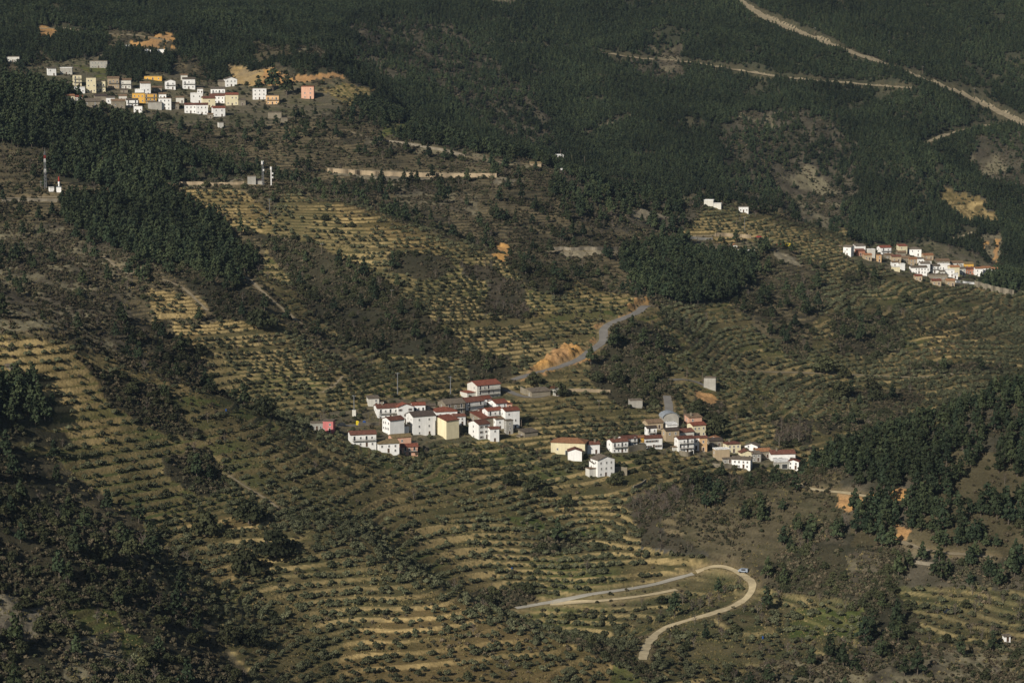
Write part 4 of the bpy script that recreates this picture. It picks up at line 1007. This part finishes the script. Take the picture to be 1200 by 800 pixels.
def rows_of_olives():
    """olives stand in rows along the treads, two rows where a tread is broad"""
    p = np.clip(D['olive'],0,1)*(vis & (near_road > 1.8) & ~(keep_clear[0]|keep_clear[1]))*(tw > .25)*((fr > .05)&(fr < np.maximum(.97-rw-.5/PLAN,.32)))
    i, j = np.nonzero((p > 0) & (RS.rand(*Z.shape) < .25))
    lane = np.floor(fr[i,j]*PLAN[i,j]/4.2).astype(np.int64); mid = np.abs(fr[i,j]*PLAN[i,j]/4.2-lane-.5)
    a_ = along[i,j]+RS.rand(len(i))*.8
    key = (fl[i,j].astype(np.int64)*8+lane)*1000003+np.floor(a_/2.7).astype(np.int64)
    key = key*7+(np.abs(gy_[i,j]) > np.abs(gx_[i,j]))*3+np.floor(np.where(np.abs(gy_[i,j]) > np.abs(gx_[i,j]),Y[i,j],X[i,j])/22).astype(np.int64)*90000000017
    o = np.argsort(mid+RS.rand(len(i))*.15, kind='stable'); _, first = np.unique(key[o], return_index=True); o = o[first]
    keep = RS.rand(len(o)) < D['olive'][i[o],j[o]]*plots[i[o],j[o]]*1.05
    o = o[keep]; i, j = i[o], j[o]
    return X[i,j]+(RS.rand(len(i))-.5)*.5, Y[i,j]+(RS.rand(len(i))-.5)*.6, i, j
spots = {}
open_wood = np.where(KIND == KINDS_OF_COVER.index('p'), np.clip((fbm(X,Y,22,191,3)-.42)*7,0,1.3), 1)
spots['pine'] = scatter(D['pine']*np.where(KIND == KINDS_OF_COVER.index('p'),1,forest_gap)*open_wood*np.where(Y>1950,1.6,1), 2.5, 1.6)
spots['olive'] = rows_of_olives()
bank = np.where(tw>.4, .25+2.6*np.exp(-((fr-.97)/.07)**2)*np.clip((fbm(X,Y,30,171,3)-.35)*5,.1,1.5), 1)
far = np.clip(1.3-(Y-900)/1500,.3,1)
spots['shrub'] = scatter(D['bush']*clumpy*1.5*far*bank, .8, .3, True)
spots['grass'] = scatter(np.where(np.isin(KIND,[KINDS_OF_COVER.index(c) for c in 'OTDHGVSRK']),14,0)*np.clip(1.25-(Y-850)/700,0,1)*np.clip((fbm(X,Y,12,181,3)-.3)*4,.1,1.5), .6, .2, True)
spots['oak'] = scatter(D['oak']*np.clip(clumpy*1.2-.15,.1,2), 3.9, 2.5)
spots['bare'] = scatter(D['bare']*clumpy, 3.0, 1.5)

# great round oaks and others that can be told apart
BIG = [(241,612,21,'oak'),(322,636,23,'oak'),(287,656,22,'oak'),(175,630,14,'oak'),(155,640,15,'oak'),(292,598,20,'oak'),(270,624,8,'oak'),(118,645,15,'oak'),
 (234,408,10,'oak'),(302,372,17,'oak'),(310,474,17,'oak'),(966,427,15,'oak'),(983,457,15,'oak'),(1022,450,9,'oak'),(1027,462,10,'oak'),(990,436,9,'oak'),(1090,347,5,'oak'),(1060,347,8,'oak'),
 (870,483,8,'oak'),(835,500,14,'oak'),(815,478,12,'oak'),(770,438,8,'oak'),(840,492,10,'oak'),(625,565,12,'oak'),(598,560,11,'oak'),(663,585,10,'oak'),(720,560,10,'oak'),
 (548,790,7,'oak'),(855,785,10,'oak'),(940,785,9,'oak'),(231,712,8,'oak'),(268,742,16,'oak'),(295,745,16,'oak'),(640,575,9,'oak'),(752,537,6,'oak'),(765,527,6,'oak'),(555,540,9,'oak'),(490,528,8,'oak'),
 (320,720,8,'oak'),(700,440,9,'oak'),(722,440,11,'oak'),(655,455,11,'oak'),(625,442,10,'oak'),(320,100,9,'pine'),(336,106,8,'pine'),(303,106,6,'pine')]
# ---------------------------------------------------------------- plants: the nearest as objects, the rest as masses
def joined(kind, v):
    a, t = PROTO[kind][v]
    if t is None: return a
    bm = bmesh.new(); bm.from_mesh(a); n0 = len(bm.faces); bm.from_mesh(t); bm.faces.ensure_lookup_table()
    for f in bm.faces[n0:]: f.material_index = 1
    me = bpy.data.meshes.new(kind+'_plant'); bm.to_mesh(me); bm.free(); me.materials.append(a.materials[0]); me.materials.append(t.materials[0]); return me
def mass(name, kind, pts, sc, label):
    nv = len(PROTO[kind])
    me = bpy.data.meshes.new(name); me.vertices.add(len(pts)); me.vertices.foreach_set('co', np.asarray(pts,np.float32).ravel())
    for nm, tp, data, key in (('size','FLOAT',sc.astype(np.float32),'value'),('turn','FLOAT',(RS.rand(len(pts))*6.283).astype(np.float32),'value'),('sort','INT',RS.randint(0,nv,len(pts)).astype(np.int32),'value')):
        at_ = me.attributes.new(nm, tp, 'POINT'); at_.data.foreach_set(key, data)
    o = tag(obj(name, me), label, None, None, 'stuff')
    g = bpy.data.node_groups.new(name, 'GeometryNodeTree')
    g.interface.new_socket('Geometry', in_out='INPUT', socket_type='NodeSocketGeometry'); g.interface.new_socket('Geometry', in_out='OUTPUT', socket_type='NodeSocketGeometry')
    N = g.nodes; gi = N.new('NodeGroupInput'); go = N.new('NodeGroupOutput'); join = N.new('GeometryNodeJoinGeometry')
    def attr(nm, tp):
        a = N.new('GeometryNodeInputNamedAttribute'); a.data_type = tp; a.inputs['Name'].default_value = nm; return a.outputs['Attribute']
    srt, siz, trn = attr('sort','INT'), attr('size','FLOAT'), attr('turn','FLOAT')
    comb = N.new('ShaderNodeCombineXYZ'); g.links.new(trn, comb.inputs[2])
    for v in range(nv):
        po = bpy.data.objects.new(kind+'_source', joined(kind, v))
        eq = N.new('FunctionNodeCompare'); eq.data_type = 'INT'; eq.operation = 'EQUAL'; g.links.new(srt, eq.inputs[2]); eq.inputs[3].default_value = v
        oi = N.new('GeometryNodeObjectInfo'); oi.inputs['Object'].default_value = po; oi.transform_space = 'ORIGINAL'
        ip = N.new('GeometryNodeInstanceOnPoints'); g.links.new(gi.outputs[0], ip.inputs['Points']); g.links.new(eq.outputs[0], ip.inputs['Selection'])
        g.links.new(oi.outputs['Geometry'], ip.inputs['Instance']); g.links.new(comb.outputs[0], ip.inputs['Rotation']); g.links.new(siz, ip.inputs['Scale'])
        g.links.new(ip.outputs[0], join.inputs[0])
    g.links.new(join.outputs[0], go.inputs[0])
    md = o.modifiers.new('plants','NODES'); md.node_group = g
    return o
PLACES = [((241,612),'by the great round oaks'),((80,700),'on the broken slope at the bottom left'),((450,770),'on the straw coloured terraces at the bottom'),((650,770),'on the rounded spur nose'),((430,640),'on the terraces below the middle village'),
 ((620,640),'on the terraces above the loop road'),((700,715),'between the concrete lane and the dirt bend'),((900,735),'in the green field inside the road bend'),((1000,770),'on the rocky ground at the bottom right'),((1130,720),'beside the small fields on the right edge'),
 ((1120,580),'in the pine wood on the right spur'),((1010,530),'on the crest above the lower hamlet'),((1000,610),'by the orange bank on the right spur'),((870,610),'on the brown grassy hill'),((850,565),'in the belt below the lower hamlet'),
 ((530,560),'just under the middle village houses'),((650,490),'between middle village and lower hamlet'),((50,470),'on the near left shoulder'),((200,540),'on the terraces of the left shoulder'),((100,570),'above the broken slope'),((380,500),'beside the pink house'),
 ((300,430),'on the terraces behind the left shoulder'),((900,480),'on the slope above the lower hamlet'),((700,410),'under the winding paved road'),((480,420),'on the olive hillside above the middle village'),((1080,450),'on the slope under the ridge village'),
 ((150,370),'in the scrub below the mast road'),((100,150),'in the pine spur below the upper village'),((180,270),'in the wood below the mast road'),((810,320),'in the dark wood below the cemetery')]
def place_name(x, y, z):
    px, py = to_picture(x, y, z); return min(PLACES, key=lambda p: (p[0][0]-px)**2+(1.4*(p[0][1]-py))**2)[1]
def edge_name(x, y, z):
    px, py = to_picture(x, y, z); p = min(PLACES, key=lambda p: (p[0][0]-px)**2+(1.4*(p[0][1]-py))**2)[0]
    return ', uphill side' if py < p[1]-18 else ', downhill side' if py > p[1]+18 else ''
NAMES = {'olive':('olive_tree','olive tree','grey-green'),'pine':('pine_tree','pine tree','dark green'),'oak':('oak_tree','oak tree','dark'),'bare':('bare_tree','bare tree','leafless'),'shrub':('shrub','shrub','low dark'),'grass':('grass','grass','dry')}
def tree(kind, x, y, z, s, label, group, name=None):
    nm, cat, _ = NAMES[kind]; v = rnd.randrange(len(PROTO[kind])); a, t = PROTO[kind][v]
    r = obj(name or nm, None, None, (x,y,z), rnd.random()*6.283, s); tag(r, label, cat, group)
    obj('trunk', t, r); obj('crown', a, r); return r
BIGW = {'oak':7.0,'pine':5.2}
bigs = []
for px, py, w, kind in BIG:
    x, y, z = spot(px, py+w*.75); s = 2*w*mpp(y)/BIGW[kind]
    if kind == 'oak': s *= .92
    b_ = tree(kind, x, y, z-.2, s, None, 'great dark trees standing out on the slopes'); bigs.append((x,y,s*3.2))
    near = place_name(x,y,z); size = 'huge' if w > 18 else 'large' if w > 12 else 'mid-sized' if w > 8 else 'small'
    b_['label'] = f"{size} dark round {'oak' if kind == 'oak' else 'pine'} {near}"
by_label = {}
for o_ in scene.objects:
    if o_.get('group') == 'great dark trees standing out on the slopes': by_label.setdefault(o_['label'], []).append(o_)
for lab_, os_ in by_label.items():
    if len(os_) > 1:
        os_.sort(key=lambda o_: -o_.location.z)
        for k, o_ in enumerate(os_): o_['label'] = lab_+', '+('uppermost','lowest')[k and 1] if len(os_) == 2 else lab_+', '+('uppermost','second down','third down','fourth down','fifth down','sixth down')[min(k,5)]
LIMIT = {'olive':300,'pine':300,'oak':240,'bare':220,'shrub':0,'grass':0}
SIZE = {'olive':(.44,.84),'pine':(.62,1.08),'oak':(.28,.72),'shrub':(.45,1.35),'bare':(.5,.95),'grass':(.5,1.4)}
for kind, (x, y, i, j) in spots.items():
    ok = np.ones(len(x), bool)
    if kind not in ('shrub','grass'):
        for bx, by, br in bigs: ok &= np.hypot(x-bx, y-by) > br+1
    x, y, i, j = x[ok], y[ok], i[ok], j[ok]
    z = ground(x, y)
    lo_, hi_ = SIZE[kind]; sc = lo_+(hi_-lo_)*RS.rand(len(x))
    if kind == 'pine': sc *= np.where(y > 1950, .68, 1.0)
    px, py = to_picture(x, y, z); S_ = (z-ZC)/y
    seen = ((z+2.5*sc-ZC)/y > SMAX[i,j]) & (px > 3) & (px < 1197) & (py > 3) & (py < 797)
    o = np.argsort(np.where(seen, sc/y, 0))[::-1]; n = min(LIMIT[kind], int(seen.sum())); one, rest = o[:n], o[n:]
    nm, cat, look = NAMES[kind]
    nn = {}
    for q in one: d_ = np.hypot(x-x[q], y-y[q]); d_[q] = 99; nn[q] = d_.min()
    mid_ = np.median(list(nn.values())) if nn else 0
    for q in one:
        pl = place_name(x[q],y[q],z[q]); size = 'big' if sc[q] > lo_+.8*(hi_-lo_) else 'small' if sc[q] < lo_+.4*(hi_-lo_) else 'middling'
        tree(kind, x[q], y[q], z[q]-.1, float(sc[q]), f'{size} {"solitary" if nn[q] > 1.25*mid_ else "crowded" if nn[q] < .75*mid_ else ""} {look} {cat} {pl}{edge_name(x[q],y[q],z[q])}'.replace('  ',' '), f'{cat}s {pl}')
    mass({'olive':'olive_groves','pine':'pine_forest','oak':'evergreen_woods','bare':'leafless_woods','shrub':'scrub','grass':'dry_grass'}[kind], kind, np.stack([x,y,z-.1],-1)[rest], sc[rest],
         {'olive':'olive groves in rows along the terraces','pine':'dark pine forest covering the mountain','oak':'evergreen oaks scattered over the scrub','bare':'leafless purplish trees in the gullies','shrub':'low scrub and bushes over the slopes','grass':'dry grass tufts on the terraces'}[kind])
    print(kind, len(x), n)
# ---------------------------------------------------------------- masts, poles, walls, vehicles and other small things
def beam(bm, a, b, r, mat=0):
    a = Vector(a); b = Vector(b); d = b-a; q = d.to_track_quat('Z','Y').to_matrix().to_4x4()
    fs = box(bm, -r,r,-r,r,0,d.length)
    vs = {v for f in fs for v in f.verts}
    for v in vs: v.co = a+(q @ v.co)
    for f in fs: f.material_index = mat
def drum(bm, r0, r1, z0, z1, n=10, x=0, y=0, mat=0):
    lo = [bm.verts.new((x+r0*math.cos(6.2832*k/n), y+r0*math.sin(6.2832*k/n), z0)) for k in range(n)]
    hi = [bm.verts.new((x+r1*math.cos(6.2832*k/n), y+r1*math.sin(6.2832*k/n), z1)) for k in range(n)]
    fs = [bm.faces.new((lo[k],lo[(k+1)%n],hi[(k+1)%n],hi[k])) for k in range(n)]+[bm.faces.new(lo[::-1]), bm.faces.new(hi)]
    for f in fs: f.material_index = mat
def part(name, bm, root, *mats, loc=None): return obj(name, finish(bm, name, *mats), root, loc)
def stand(px, py): x,y,z = spot(px,py); return x, y, z, mpp(y)
# lattice mast in red and white
x,y,z,u = stand(53.5,222); H = 44*u
r = tag(obj('lattice_mast', None, None, (x,y,z)), 'tall slim grey lattice mast with a red band near its tip against the pine spur', 'mast')
NS = 11; w0, w1 = .62, .34
for s in range(NS):
    a, b_ = w0+(w1-w0)*s/NS, w0+(w1-w0)*(s+1)/NS; z0, z1 = H*s/NS, H*(s+1)/NS
    bm = bmesh.new()
    for k in range(4):
        c = [(1,1),(-1,1),(-1,-1),(1,-1)]; p, q = c[k], c[(k+1)%4]
        beam(bm,(p[0]*a,p[1]*a,z0),(p[0]*b_,p[1]*b_,z1),.10); beam(bm,(p[0]*a,p[1]*a,z0),(q[0]*b_,q[1]*b_,z1),.05); beam(bm,(q[0]*b_,q[1]*b_,z1),(p[0]*b_,p[1]*b_,z1),.05)
    part('mast_section', bm, r, 'red_paint' if s in (9,) else 'frame_white' if s in (8,5) else 'galvanised')
bm = bmesh.new(); beam(bm,(0,0,H),(0,0,H+2.5),.06); part('aerial', bm, r, 'galvanised')
# red topped pole
x,y,z,u = stand(69.3,224); H = 17*u
r = tag(obj('red_topped_pole', None, None, (x,y,z)), 'short stout pole with red top section beside the lattice mast', 'pole')
bm = bmesh.new(); drum(bm,.5,.5,0,H*.5); part('pole_base', bm, r, 'wall_white')
bm = bmesh.new(); drum(bm,.6,.6,H*.5,H*.66); part('collar', bm, r, 'wall_white')
bm = bmesh.new(); drum(bm,.42,.42,H*.66,H); part('top_section', bm, r, 'red_paint')
x,y,z,u = stand(48,221)
r = tag(obj('thin_pole', None, None, (x,y,z)), 'thin grey pole left of the tall lattice mast', 'pole'); bm = bmesh.new(); drum(bm,.16,.12,-1,9*u,6); part('shaft', bm, r, 'galvanised'); bm = bmesh.new(); beam(bm,(-.7,0,8*u),(.7,0,8*u),.08); part('crossarm', bm, r, 'galvanised')
# telecom towers
x,y,z,u = stand(308,217.5); H = 29*u
r = tag(obj('telecom_tower', None, None, (x,y,z)), 'taller slim grey telecom tower with a white antenna cluster on top', 'tower')
bm = bmesh.new()
for k in range(3):
    a = 2.094*k; b_ = 2.094*(k+1)
    beam(bm,(math.cos(a)*.8,math.sin(a)*.8,-1),(math.cos(a)*.35,math.sin(a)*.35,H*.9),.11)
    for s in range(9):
        f0, f1 = s/9*.9, (s+1)/9*.9; r0, r1 = .8-.45*f0/.9, .8-.45*f1/.9
        beam(bm,(math.cos(a)*r0,math.sin(a)*r0,H*f0),(math.cos(b_)*r1,math.sin(b_)*r1,H*f1),.055)
part('lattice_shaft', bm, r, 'galvanised')
for k in range(3):
    a = 2.094*k+.5; bm = bmesh.new(); drum(bm,.28,.28,H*.86,H,8,math.cos(a)*.62,math.sin(a)*.62); part('antenna_panel', bm, r, 'frame_white')
bm = bmesh.new(); drum(bm,.55,.55,H*.60,H*.60+1.0,10,.7,-.3); part('dish', bm, r, 'frame_white')
x,y,z,u = stand(318,218); H = 22.5*u
r = tag(obj('telecom_tower', None, None, (x,y,z)), 'shorter thick white telecom column with side antennas', 'tower')
bm = bmesh.new(); drum(bm,.45,.36,-1,H*.86,12); part('column', bm, r, 'frame_white')
bm = bmesh.new(); drum(bm,.7,.7,H*.84,H,12); part('antenna_shroud', bm, r, 'frame_white')
for f in (.42,.62): bm = bmesh.new(); drum(bm,.5,.5,H*f,H*f+.9,10,1.0,-.3); part('dish', bm, r, 'frame_white')
# poles of the power and telephone lines
POLES = [(415,487,25,'b','thick grey pole on a white block behind the pink house'),(466,463.5,28,'','grey pole among olives left of the middle village'),(528,466,26,'','grey pole rising behind the middle village roofs'),
 (459,350,11,'c','thin pole on the olive hillside'),(377,299,14,'c','pylon on the bare terraces left of the dark gully'),(316,252,19,'c','pole standing below the telecom towers'),
 (702,480,12,'c','thin crossarm pole among olives above the hamlet'),(647,497,9,'','short pole in the olive rows beside the cream hall'),(801,498,13,'','dark pole beside the pinkish hamlet house'),
 (955,41,10,'c','power pole highest along the firebreak'),(1042,70,11,'c','power pole at the middle of the firebreak'),(1081,87,9,'c','power pole right of middle on the firebreak'),(1142,110,7,'c','power pole lowest along the firebreak'),
 (685,196,13,'','pale pole beside the yellow shrub on the crest'),(670,192,10,'','pole left of the pale crest pole'),(657,183,8,'','pole by the pale crest hut'),(1160,336,9,'','pole below the end of the ridge village'),(1130,343,10,'','pole above the brown wall under the ridge village'),
 (984.5,299,12,'c','pylon at the tip of the ridge village'),(872.5,272,18,'c','tall pole below the crest shed'),(863,264,7,'','short pole left of the tall crest pole'),(907,266,8,'','pole on the green slope right of the crest shed'),
 (445,499,9,'c','pole by the road in front of the tall white house'),(611,503,8,'','thin pole beside the low stone shed'),(298,152,11,'','pole on the slope under the upper village'),(345,145,8,'','pole at the right below the upper village'),
 (805,442,6,'','thin pole on the upper lane'),(823,447,8,'','thin pole beside the lone pale block'),(102,97,14,'','thin pole among upper village cream houses'),(1063,312,10,'','pole in the roofs of the ridge village'),(1043,292,5,'','short white pole by the red roofed ridge house')]
for px,py,h,k,lab in POLES:
    x,y,z,u = stand(px,py); H = max(h*u,5); r = tag(obj('utility_pole', None, None, (x,y,z)), lab, 'pole', 'poles of the overhead lines')
    CLR = .30 if 'b' in k or h > 24 else .17
    bm = bmesh.new(); drum(bm,CLR,CLR*.65,-1,H,8); part('shaft', bm, r, 'galvanised' if h > 14 else 'wood')
    if 'c' in k or h > 24:
        bm = bmesh.new(); beam(bm,(-.9,0,H-.5),(.9,0,H-.5),.08); part('crossarm', bm, r, 'galvanised')
        for s in (-.8,0,.8): bm = bmesh.new(); drum(bm,.07,.05,H-.42,H-.12,6,s); part('insulator', bm, r, 'frame_white')
    if 'b' in k: bm = bmesh.new(); box(bm,-.9,.9,-.9,.9,-2,7*u); part('block', bm, r, 'wall_offwhite')
# stone and rendered retaining walls
WALLS_AT = [([(384,202),(430,205),(480,207),(530,208),(582,208)],3.0,'tan','long pale retaining wall of the road across the slope below the upper village'),([(194,218),(225,217),(262,218),(286,216)],1.8,'tan','pale wall under the track beside the telecom towers'),([(2,237),(40,236),(88,237)],1.8,'stone','low stone wall under the road below the lattice mast'),([(448,166),(480,170),(520,178),(545,184)],1.6,'stone','stone wall along the upper track of the middle slope'),
 ([(838,279),(852,278),(865,279),(880,280)],2.6,'tan','pale ochre retaining wall along the road above the cemetery'),([(793,282),(815,281),(835,281)],1.5,'grey','low grey wall along the road left of the ochre wall'),
 ([(829,301),(846,302),(862,303),(878,302),(889,301)],2.2,'grey','grey perimeter wall of the hillside cemetery'),([(646,294),(680,294),(725,293)],2.2,'stone','long rough stone bank wall beside the dark wood'),
 ([(1142,336),(1160,341),(1188,347)],4.5,'stone','long brown stone wall below the end of the ridge village'),([(1120,331),(1131,332),(1143,333.5)],1.6,'white','white rendered parapet in front of the ridge village'),
 ([(719,557),(727,556),(735,557)],4.0,'stone','stone terrace wall at the side of the lone white hamlet house'),([(742,574),(750,571),(757,566)],2.0,'stone','crumbling pale stone wall below the lone hamlet house'),
 ([(736,530),(745,528),(757,527)],3.0,'stone','stone terrace wall beneath the yellow hamlet house'),([(610,459),(616,462),(622,461)],3.0,'stone','rough stone wall by the road bend barn'),([(655,459),(690,459),(715,460)],1.6,'tan','long ochre terrace wall above the olive rows'),
 ([(420,499.5),(432,499),(444,498.5)],1.4,'stone','low stone wall along the road before the tall white house'),([(583,471),(590,472),(598,473)],1.5,'orange','orange garden wall beside the topmost middle village building'),
 ([(1068,659),(1090,662),(1116,664)],1.3,'stone','grey stone retaining wall below the lane on the right spur'),([(835,547),(848,548),(858,549)],2.0,'stone','dark field wall left of the lowest white hamlet house'),([(796,533),(806,535),(812,533)],2.4,'stone','stone footing under the three storey balconied house')]
for pts,h,mat,lab in WALLS_AT:
    P = np.array([spot(a,b_) for a,b_ in smooth_line(pts,2)])
    ok = np.r_[True, np.linalg.norm(np.diff(P[:,:2],axis=0),axis=1) < 15]
    P = P[np.cumprod(ok).astype(bool)]
    if len(P) < 3: continue
    for _ in range(2): P[1:-1] = .25*P[:-2]+.5*P[1:-1]+.25*P[2:]
    c = P.mean(0); T = np.gradient(P[:,:2],axis=0); T /= np.linalg.norm(T,axis=1)[:,None]+1e-9; Nn = np.stack([-T[:,1],T[:,0]],1)*.25
    bm = bmesh.new(); rows = []
    for p, n in zip(P-c, Nn):
        top = p[2]+h*(1+.10*(rnd.random()-.5))
        rows.append([bm.verts.new(q) for q in ((p[0]-n[0],p[1]-n[1],p[2]-2.5),(p[0]-n[0],p[1]-n[1],top),(p[0]+n[0],p[1]+n[1],top),(p[0]+n[0],p[1]+n[1],p[2]-2.5))])
    for a, b_ in zip(rows, rows[1:]):
        for k in range(3): bm.faces.new((a[k],b_[k],b_[k+1],a[k+1]))
    bm.faces.new(rows[0]); bm.faces.new(rows[-1][::-1])
    r = tag(obj('retaining_wall', None, None, tuple(c)), lab, 'wall'); part('masonry', bm, r, 'wall_'+mat)
# cemetery niche blocks
for k,(px,w,lab) in enumerate([(841,9,'first white niche block of the cemetery from the left'),(853,9,'second white niche block of the cemetery from the left'),(867,10,'white niche block right of the small orange roof'),(880,9,'last white niche block by the grey cemetery gate')]):
    x,y,z,u = stand(px,297); W = w*u*.9; r = tag(obj('niche_block', None, None, (x,y+1,z), .05), lab, 'tomb block', 'niche blocks of the cemetery')
    bm = bmesh.new(); box(bm,-W/2,W/2,-.8,.8,-2,2.3); part('body', bm, r, 'wall_offwhite')
    n = 5
    for q in range(n):
        for s in (0,1):
            bm = bmesh.new(); a = -W/2+W*(q+.5)/n; box(bm,a-W/n*.36,a+W/n*.36,-.86,-.78,.2+s*1.0,1.0+s*1.0); part('niche', bm, r, 'wall_grey' if (q+s)%2 else 'frame_white')
    bm = bmesh.new(); box(bm,-W/2-.2,W/2+.2,-1.1,1.0,2.3,2.5); part('slab', bm, r, 'wall_white')
x,y,z,u = stand(861,292); r = tag(obj('chapel', None, None, (x,y+3,z), .1), 'tiny cemetery chapel with orange roof', 'chapel'); bm = bmesh.new(); box(bm,-1.8,1.8,-1.8,1.8,-2,2.6); part('wall', bm, r, 'wall_offwhite'); obj('roof', roof_mesh('y',3.6,3.6,.9,'orange'), r, (0,0,2.6)); obj('door', OPEN['door'], r, (0,-1.803,.05))
# vehicles
def vehicle(px, py, paint, lab, rz, nm='parked_car', L=4.3, Hc=1.5, cat='car'):
    x,y,z,u = stand(px,py); r = tag(obj(nm, None, None, (x,y,z+.25), rz), lab, cat)
    bm = bmesh.new(); w = .86
    prof = [(-L/2,.35),(-L/2,.85),(-L*.30,.95),(-L*.18,Hc),(L*.30,Hc),(L*.46,1.0),(L/2,.9),(L/2,.35)] if nm == 'parked_car' else [(-L/2,.4),(-L/2,1.1),(-L*.40,1.25),(-L*.28,Hc),(L/2,Hc),(L/2,.4)]
    a = [bm.verts.new((p,-w,q)) for p,q in prof]; b_ = [bm.verts.new((p,w,q)) for p,q in prof]; n = len(prof)
    bm.faces.new(a); bm.faces.new(b_[::-1])
    for k in range(n): bm.faces.new((a[k],a[(k+1)%n],b_[(k+1)%n],b_[k]))
    part('body', bm, r, paint)
    for s in (-1,1):
        bm = bmesh.new(); box(bm,-L*.16,L*.28,s*(w+.01)-.012,s*(w+.01)+.012,1.0,Hc-.12); part('window', bm, r, 'glass')
        for q in (-L*.31,L*.30):
            bm = bmesh.new(); drum(bm,.33,.33,-.1,.1,12)
            for v in bm.verts: v.co = Vector((v.co.x, v.co.z, v.co.y))
            part('wheel', bm, r, 'rubber', loc=(q,s*.80,.33))
vehicle(400,499.5,'car_dark','dark car parked beside the pink house',.1); vehicle(871,671,'car_silver','silver-blue van parked at the top of the dirt bend',-.35,'parked_van',4.2,1.8,'van')
vehicle(1112,719,'car_dark','dark off-road car standing in the small fields at the right',.15,'parked_car',4.4,1.7); vehicle(889,278,'red_paint','small red car on the road above the cemetery',.1); vehicle(912,288,'red_paint','red car on the road below the ochre wall',.15); vehicle(922,289,'yellow_paint','orange-yellow van near the grassy knoll road',.1,'parked_van',5.5,2.2,'van')
# bins and barrels
for px,py,m_,lab in ((419,498,'yellow_paint','yellow recycling container by the village road'),(427,498,'blue_paint','blue recycling container by the village road')):
    x,y,z,u = stand(px,py); r = tag(obj('recycling_container', None, None, (x,y,z+.2)), lab, 'container'); bm = bmesh.new(); box(bm,-.75,.75,-.6,.6,0,1.6); part('bin', bm, r, m_); bm = bmesh.new(); drum(bm,.8,.45,1.6,2.0,8); part('hood', bm, r, m_)
for px,py,m_,lab in ((894,748,'blue_paint','blue barrel in the field inside the road bend'),(265,481,'blue_paint','blue barrel on the green terrace of the left shoulder'),(600,667,'blue_paint','blue barrel among the olive rows above the spur'),(168,767,'car_silver','pale blue barrel among the bushes at the bottom left')):
    x,y,z,u = stand(px,py); r = tag(obj('barrel', None, None, (x,y,z)), lab, 'barrel'); bm = bmesh.new(); drum(bm,.33,.37,0,.5,12); drum(bm,.37,.33,.5,1.0,12); part('drum', bm, r, m_); bm = bmesh.new(); drum(bm,.35,.35,1.0,1.06,12); part('lid', bm, r, m_)
# yellow flowering shrub and pale poplars
x,y,z,u = stand(664,188); V_, F_ = leaf_cloud([(0,0,1.6,1.8,1.8,1.6),(1,0,1.2,1.3,1.3,1.1),(-1,.3,1.3,1.3,1.2,1.1)],220,.6,np.random.RandomState(3)); t_, tf_ = [], []; limb(t_,tf_,(0,0,-.5),(0,0,1.2),.2,.1)
r = tag(obj('flowering_shrub', None, None, (x,y,z), 0, 1.15), 'bright yellow flowering shrub on the middle crest', 'shrub'); obj('crown', mesh_of('blossom_crown',V_,F_,'blossom'), r); obj('trunk', mesh_of('shrub_trunk',t_,tf_,'bark'), r)
for k,(px,py,s,lab) in enumerate(((913,523,1.3,'pale bare poplar leaning left above the hamlet'),(919,524,1.15,'pale bare poplar in the middle of the leaning pair'),(936,520,1.4,'tall pale bare poplar above the hamlet'),(930,516,1.1,'slender bare poplar behind the tall pale one'))):
    x,y,z,u = stand(px,py); rr = tree('bare',x,y,z,s*1.2,lab,'pale poplars above the hamlet','poplar_tree'); rr['category'] = 'tree'
# ---------------------------------------------------------------- the air over the valley
HAZE = .000026
zt = float(Z.max())+40; zb = float(Z.min())-8
bm = bmesh.new(); box(bm,-1100,1100,-60,3000,zb,max(zt,340)); me = finish(bm,'haze')
hz_m = bpy.data.materials.new('haze'); hz_m.use_nodes = True; hn = hz_m.node_tree; hn.nodes.remove(hn.nodes['Principled BSDF'])
pv = hn.nodes.new('ShaderNodeVolumePrincipled'); pv.inputs['Color'].default_value = (.58,.78,1,1); pv.inputs['Density'].default_value = HAZE; pv.inputs['Anisotropy'].default_value = .2
hn.links.new(pv.outputs[0], hn.nodes['Material Output'].inputs['Volume']); me.materials.append(hz_m)
tag(obj('haze', me), 'thin blue haze over the valley', None, None, 'stuff')
